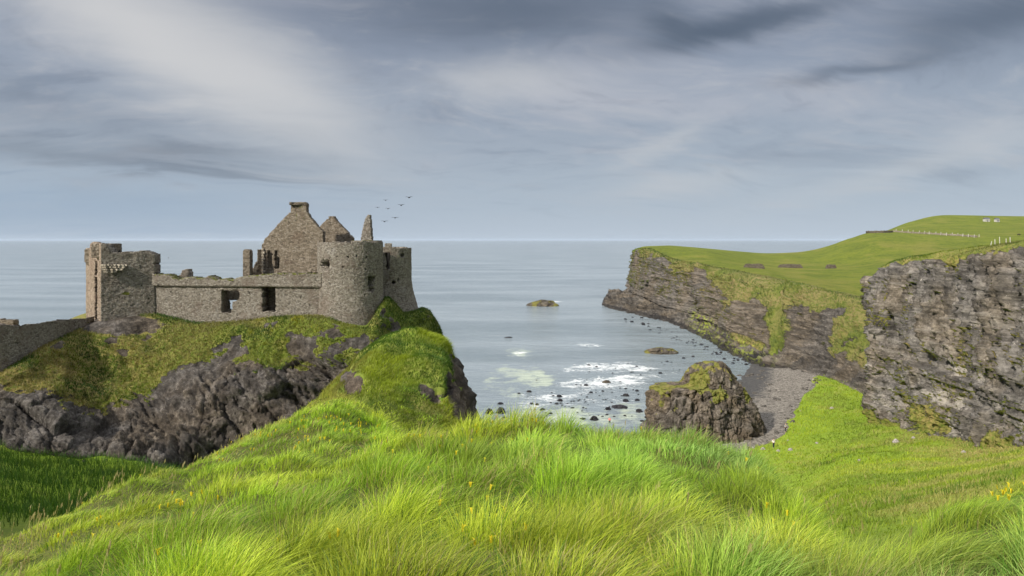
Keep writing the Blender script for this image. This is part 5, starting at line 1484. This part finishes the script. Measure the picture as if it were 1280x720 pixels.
def person(px, dd, yaw, top, legs, label, pose='stand', h=1.72, hairc=None):
    z = gz(px, dd)
    root = empty('person', (xs(px, dd), dd, z - .02), label=label, cat='person', group='walkers in the cove')
    root.rotation_euler = (0, 0, yaw)
    root.scale = (h / 1.74,) * 3
    if pose == 'sit':
        pel = .18
        J = [(0, 0, pel), (0, .02, pel + .22), (0, .03, pel + .45), (0, 0, pel + .55), (0, -.01, pel + .68), (0, -.01, pel + .80),
             (-.19, .02, pel + .44), (-.25, -.12, pel + .2), (-.14, -.32, pel + .2), (.19, .02, pel + .44), (.25, -.12, pel + .2), (.14, -.32, pel + .2),
             (-.10, -.06, pel - .02), (-.13, -.42, pel + .25), (-.13, -.62, .06), (-.13, -.80, .05), (.10, -.06, pel - .02), (.13, -.42, pel + .25), (.13, -.62, .06), (.13, -.80, .05)]
    else:
        st = .14 if pose == 'walk' else .03
        J = [(0, 0, .95), (0, 0, 1.15), (0, -.01, 1.38), (0, 0, 1.49), (0, -.01, 1.60), (0, -.01, 1.70),
             (-.19, 0, 1.40), (-.26, .04 + st * .5, 1.12), (-.24, -.08, .88), (.19, 0, 1.40), (.26, .02 - st * .5, 1.12), (.24, -.12, .90),
             (-.09, 0, .90), (-.11, -st, .50), (-.11, -st * .6, .09), (-.11, -st * .6 - .15, .04), (.09, 0, .90), (.11, st * .6, .50), (.11, st * 1.8, .09), (.11, st * 1.8 - .15, .04)]
    E = [(0, 1), (1, 2), (2, 3), (3, 4), (4, 5), (2, 6), (6, 7), (7, 8), (2, 9), (9, 10), (10, 11), (0, 12), (12, 13), (13, 14), (14, 15), (0, 16), (16, 17), (17, 18), (18, 19)]
    Rr = [(.13, .10), (.12, .09), (.15, .10), .05, .085, .07, .06, .045, .03, .06, .045, .03, .085, .06, .042, .035, .085, .06, .042, .035]
    skin_tube('body', J, E, Rr, M_skin, root)
    # clothing: shirt and trousers slightly larger than the body
    skin_tube('shirt', [J[0], J[1], J[2], J[6], J[7], J[9], J[10]], [(0, 1), (1, 2), (2, 3), (3, 4), (2, 5), (5, 6)], [(.155, .12), (.145, .11), (.175, .125), .075, .06, .075, .06], top, root)
    skin_tube('trousers', [J[0], J[12], J[13], J[14], J[16], J[17], J[18]], [(0, 1), (1, 2), (2, 3), (0, 4), (4, 5), (5, 6)], [(.15, .12), .10, .075, .06, .10, .075, .06], legs, root)
    hd = J[5]
    skin_tube('hair', [(hd[0], hd[1] + .02, hd[2] - .03), (hd[0], hd[1] + .015, hd[2] + .035)], [(0, 1)], [.092, .07], M_hair, root)
    return root


def cloth(n, c): return simple_mat(n, c, .85, .12)


M_white, M_navy, M_pinkc, M_blk, M_grey = cloth('white_cloth', (.75, .75, .75)), cloth('dark_blue_cloth', (.02, .025, .04)), cloth('pink_cloth', (.65, .16, .16)), cloth('black_cloth', (.015, .015, .018)), cloth('grey_cloth', (.35, .36, .38))
def find_d(px, py, lo, hi):
    return float(min(np.linspace(lo, hi, 400), key=lambda q: abs(HZ + (EYE - gz(px, q)) / q * F - py)))
person(967, find_d(967, 560, 100, 150), .3, M_white, M_navy, 'person in a white top and dark trousers standing on the grass near the stack', 'stand')
person(982, find_d(982, 540, 110, 170), -2.6, M_grey, M_blk, 'person in a pale top and black trousers walking where grass meets shingle', 'walk')
person(1016.5, find_d(1016.5, 476.5, 150, 215), .8, M_grey, M_blk, 'small far figure sitting at the top of the shingle by the grass edge', 'sit')
person(762, find_d(762, 531, 110, 170), 2.9, M_pinkc, M_blk, 'person in a pink top standing at the water edge behind the grass crest', 'stand')

# ------------------------------------------------------------------ birds
M_bird = simple_mat('bird_feathers', (.02, .02, .022), .7, .3)
M_gull = simple_mat('gull_feathers', (.16, .16, .17), .7, .3)


def bird(px, py, span_px, dd, label, flap, yaw, mat=M_bird, group='flock of dark birds over the castle'):
    s_ = span_px / F * dd
    root = empty('bird', at(px, py, dd), label=label, cat='bird', group=group)
    root.rotation_euler = (0, 0, yaw)
    skin_tube('body', [(0, 0, 0), (.14 * s_, .0, .0), (.21 * s_, 0, .012 * s_), (.26 * s_, 0, .008 * s_), (-.13 * s_, 0, .0), (-.24 * s_, 0, .0)], [(0, 1), (1, 2), (2, 3), (0, 4), (4, 5)],
              [.075 * s_, .06 * s_, .05 * s_, .015 * s_, .055 * s_, (.05 * s_, .015 * s_)], mat, root)
    for sg in (-1, 1):
        pts, fc = [], []
        prof = [(0, .09, -.10, 0), (.18, .11, -.09, .35), (.34, .08, -.06, .42), (.50, .0, -.03, .30)]
        for (q, lead, trail, lift) in prof:
            zz_ = lift * flap * s_ * .3
            pts += [(lead * s_, sg * q * s_, zz_), (trail * s_, sg * q * s_, zz_)]
        for k in range(3):
            fc.append((2 * k, 2 * k + 1, 2 * k + 3, 2 * k + 2))
        me = bpy.data.meshes.new('wing'); me.from_pydata(pts, [], fc); me.materials.append(mat)
        ow = bpy.data.objects.new('wing', me); C.objects.link(ow); ow.parent = root
        so = ow.modifiers.new('thick', 'SOLIDIFY'); so.thickness = .035 * s_; so.offset = 0
    return root


for (px, py, sp, f_, lab) in [(511.3, 247, 9.5, .9, 'highest and rightmost dark bird of the flock'), (482, 250.3, 6.5, .7, 'dark bird at the upper left of the flock'), (501.5, 256.5, 9, .8, 'dark bird just below the highest bird of the flock'),
                              (472, 259.3, 6, .5, 'leftmost small dark bird of the flock'), (485, 261, 6.5, 1.0, 'small dark bird in the middle of the flock'), (494, 272.3, 9, .6, 'dark bird second from the bottom, to its right'),
                              (480.7, 277, 9, .9, 'lowest dark bird of the flock, nearest the wall pinnacle')]:
    bird(px, py, sp, 95, lab, f_, R(80) + random.uniform(-.15, .15))
bird(210.5, 322.5, 3.5, 95, 'lone gull flying between the gatehouse and the wall stub', 1.6, R(20), M_gull, None)
for (px, lab) in ((144, 'left one of two crows perched on top of the gatehouse wall'), (149.3, 'right one of two crows perched on top of the gatehouse wall')):
    root = empty('crow', at(px, 315.6, 78.0), label=lab, cat='bird', group='crows on the gatehouse')
    skin_tube('body', [(0, 0, .14), (.03, 0, .24), (.05, 0, .33), (.12, 0, .33), (-.14, 0, .05)], [(0, 1), (1, 2), (2, 3), (0, 4)], [.075, .065, .045, .012, .03], M_bird, root)
    skin_tube('leg', [(.02, .03, .1), (.02, .03, -.1)], [(0, 1)], [.012, .01], M_bird, root, 0)
    skin_tube('leg', [(.02, -.03, .1), (.02, -.03, -.1)], [(0, 1)], [.012, .01], M_bird, root, 0)

# ------------------------------------------------------------------ field walls, posts, cottages, cow
M_drystone = stone_mat('dry_stone', (.9, .85, .75), 1.6, .55)
def field_d(px, py, lo, hi):
    return float(min(np.linspace(lo, hi, 160), key=lambda q: abs(HZ + (EYE - field_z(xs(px, q), q)) / q * F - py)))
FW = [(930, 956, 332, 'leftmost dark turf-topped stone bank in the headland field'), (973, 1004, 331.5, 'longest dark stone bank, middle one in the headland field'), (1033, 1046, 332, 'shortest dark stone bank, right one in the headland field')]
for k, (a, b_, py, lab) in enumerate(FW):
    dd = field_d((a + b_) / 2, py + 3.5, 330, 480)
    zb = field_z(xs((a + b_) / 2, dd), dd)
    x0, x1 = xs(a, dd), xs(b_, dd)
    n_ = 60
    U = np.linspace(0, 1, n_); V = np.linspace(0, 1, 14)
    UU, VV = np.meshgrid(U, V)
    prof = np.clip(np.minimum(UU, 1 - UU) * 9, 0.15, 1) ** .6
    hh = 2.1 * prof * (1 + .12 * fbm(UU * 8, UU * 0, k, 3))
    A = np.stack([x0 + (x1 - x0) * UU, dd + .35 * VV + .1 * fbm(UU * 30, VV * 6, 0, 2), zb - .4 + (hh + .4) * VV], -1)
    B = np.stack([x0 + (x1 - x0) * UU, dd + 1.6 - .35 * VV, zb - .4 + (hh + .4) * VV], -1)
    tagd(_shell('stone_bank', A, B, np.ones((13, n_ - 1), bool), M_drystone, None, .35 * VV), lab, 'wall', 'stone banks in the headland field')
# dark wall on the hill shoulder
def hill_wall(name, px0, px1, py0, py1, lo, hi, h, mat, lab, nseg=50):
    pts = []
    for q in np.linspace(0, 1, 14):
        px, py = px0 + (px1 - px0) * q, py0 + (py1 - py0) * q
        dd = field_d(px, py, lo, hi)
        pts.append((xs(px, dd), dd, field_z(xs(px, dd), dd)))
    pts = np.array(pts)
    for it in range(2): pts[1:-1] = (pts[:-2] + pts[1:-1] + pts[2:]) / 3
    qq = pchip(np.linspace(0, 1, 14), pts, np.linspace(0, 1, nseg))
    V = np.linspace(0, 1, 6)
    A = qq[None] + np.array([0, 0, 1.0]) * ((h + .6) * V[:, None, None] - .6); A = A + .12 * rng.normal(0, 1, A.shape) * [0, 1, 1] * V[:, None, None]
    B = A + np.array([0, .9, 0])
    return tagd(_shell(name, A, B, np.ones((5, nseg - 1), bool), mat, None, np.zeros((6, nseg))), lab, 'wall')
hill_wall('stone_wall', 1083, 1116, 291.5, 291, 480, 560, 1.7, M_drystone, 'dark level stone wall on the shoulder of the far hill')
hill_wall('stone_wall', 1116, 1222, 290, 296.5, 470, 560, 1.2, stone_mat('lane_stone', (1, .97, .9), 1.6, .9), 'long pale stone wall running along the hillside lane')
M_post = simple_mat('post_wood', (.40, .38, .34), .8, .2)
for k, (px, py, hp, tilt) in enumerate([(1237.5, 307, 5.5, -.3), (1243.5, 306, 7, 0.03), (1249, 305, 9, .06), (1256.5, 303.5, 6, 0), (1262, 303, 7, .05)]):
    dd = 108.0
    x_ = xs(px, dd)
    q = (NP_[..., 0] - x_) ** 2 + (NP_[..., 1] - dd * 1.12) ** 2
    # stand each post on the cliff top where it meets the sight line
    msk = np.abs((640 + NP_[..., 0] / NP_[..., 1] * F) - px) < 1.2
    msk &= (NV_ > 4.6)
    pyy = HZ + (EYE - NP_[..., 2]) / NP_[..., 1] * F
    kk = np.argmin(np.where(msk, np.abs(pyy - py) + .02 * NP_[..., 1], 1e9)); kk = np.unravel_index(kk, NV_.shape)
    b0 = NP_[kk]
    hgt_ = hp / F * b0[1]
    bm = bmesh.new()
    bmesh.ops.create_cone(bm, cap_ends=True, segments=10, radius1=.07, radius2=.06, depth=hgt_ + .4, matrix=Matrix.Translation((0, 0, hgt_ / 2 - .2)))
    bmesh.ops.bevel(bm, geom=[e for e in bm.edges if e.is_boundary or e.calc_face_angle(0) > 1], offset=.012, segments=1, affect='EDGES')
    me = bpy.data.meshes.new('fence_post'); bm.to_mesh(me); bm.free(); me.materials.append(M_post)
    o = bpy.data.objects.new('fence_post', me); C.objects.link(o); o.location = b0; o.rotation_euler = (0, -tilt * .7, 0)
    lab = ['leftmost white fence post, leaning, above the near cliff', 'second white fence post from the left above the near cliff', 'tallest white fence post, in the middle of the row', 'fourth white fence post from the left above the near cliff', 'rightmost white fence post above the near cliff'][k]
    tagd(o, lab, 'post', 'white fence posts above the near cliff')
for k in range(16):
    px = 1121 + k * 6.9 + random.uniform(-1, 1); py = 289.5 + k * .5
    dd = field_d(px, py, 440, 560)
    bm = bmesh.new()
    bmesh.ops.create_cone(bm, cap_ends=True, segments=8, radius1=.22, radius2=.18, depth=2.4, matrix=Matrix.Translation((0, 0, .9)))
    me = bpy.data.meshes.new('field_post'); bm.to_mesh(me); bm.free(); me.materials.append(M_post)
    o = bpy.data.objects.new('field_post', me); C.objects.link(o); o.location = (xs(px, dd), dd, field_z(xs(px, dd), dd)); o.rotation_euler = (0, random.uniform(-.12, .12), 0)
    tagd(o, 'tiny pale post in the line running along the hillside lane', 'post', 'posts along the hillside lane')
# two white cottages below the skyline of the hill
M_wash = simple_mat('whitewash', (.38, .37, .34), .9, .08)
M_slate = simple_mat('slate_roof', (.10, .10, .11), .7, .25)
for (px, py, wpx, lab) in ((1233, 276.5, 6, 'long low white cottage on the upper slope of the far hill'), (1246, 277, 4, 'smaller white cottage to the right on the far hill')):
    dd = field_d(px, py, 560, 800)
    x_, z_ = xs(px, dd), field_z(xs(px, dd), dd)
    w_ = wpx / F * dd
    root = empty('cottage', (x_, dd, z_ - .3), label=lab, cat='cottage', group='cottages on the far hill')
    def boxm(nm, c, sz, mat):
        bm = bmesh.new(); bmesh.ops.create_cube(bm, size=1, matrix=Matrix.Translation(c) @ Matrix.Diagonal((*sz, 1)))
        me = bpy.data.meshes.new(nm); bm.to_mesh(me); bm.free(); me.materials.append(mat)
        o = bpy.data.objects.new(nm, me); C.objects.link(o); o.parent = root; return o
    boxm('wall', (0, 0, 1.2), (w_, 3.5, 2.6), M_wash)
    hw = w_ / 2 + .15
    me = bpy.data.meshes.new('roof'); me.from_pydata([(-hw, -2, 2.503), (hw, -2, 2.503), (hw, 2, 2.503), (-hw, 2, 2.503), (-hw, 0, 3.9), (hw, 0, 3.9)], [], [(0, 1, 5, 4), (2, 3, 4, 5), (0, 4, 3), (1, 2, 5), (3, 2, 1, 0)])
    me.materials.append(M_slate); o = bpy.data.objects.new('roof', me); C.objects.link(o); o.parent = root
    boxm('door', (0, -1.76, .95), (.9, .05, 1.9), M_slate)
    for sx in (-.3, .3): boxm('window', (sx * w_, -1.76, 1.4), (.7, .05, .8), M_slate)

# cow grazing at the right edge
px, py = 1273.5, 293
M_cow = simple_mat('cow_hide', (.02, .017, .015), .8, .3)
dd = field_d(px, 294.5, 380, 560)
root = empty('cow', (xs(px, dd), dd, field_z(xs(px, dd), dd)), label='black cow grazing near the right edge of the hillside', cat='cow')
skin_tube('body', [(0, 0, 1.0), (-.55, 0, 1.05), (.6, 0, 1.05), (.95, 0, 1.15), (1.3, 0, .75), (1.5, 0, .45), (-.95, 0, 1.1), (-1.02, 0, .6),
                   (.55, .2, .7), (.55, .2, .35), (.55, .2, .0), (.55, -.2, .7), (.6, -.2, .35), (.6, -.2, 0), (-.7, .2, .7), (-.85, .2, .38), (-.78, .2, 0), (-.7, -.2, .7), (-.85, -.2, .38), (-.78, -.2, 0)],
          [(0, 1), (0, 2), (2, 3), (3, 4), (4, 5), (1, 6), (6, 7), (2, 8), (8, 9), (9, 10), (2, 11), (11, 12), (12, 13), (1, 14), (14, 15), (15, 16), (1, 17), (17, 18), (18, 19)],
          [(.36, .36), (.36, .36), (.34, .34), .2, .14, .09, .12, .03, .14, .07, .05, .14, .07, .05, .16, .07, .05, .16, .07, .05], M_cow, root)
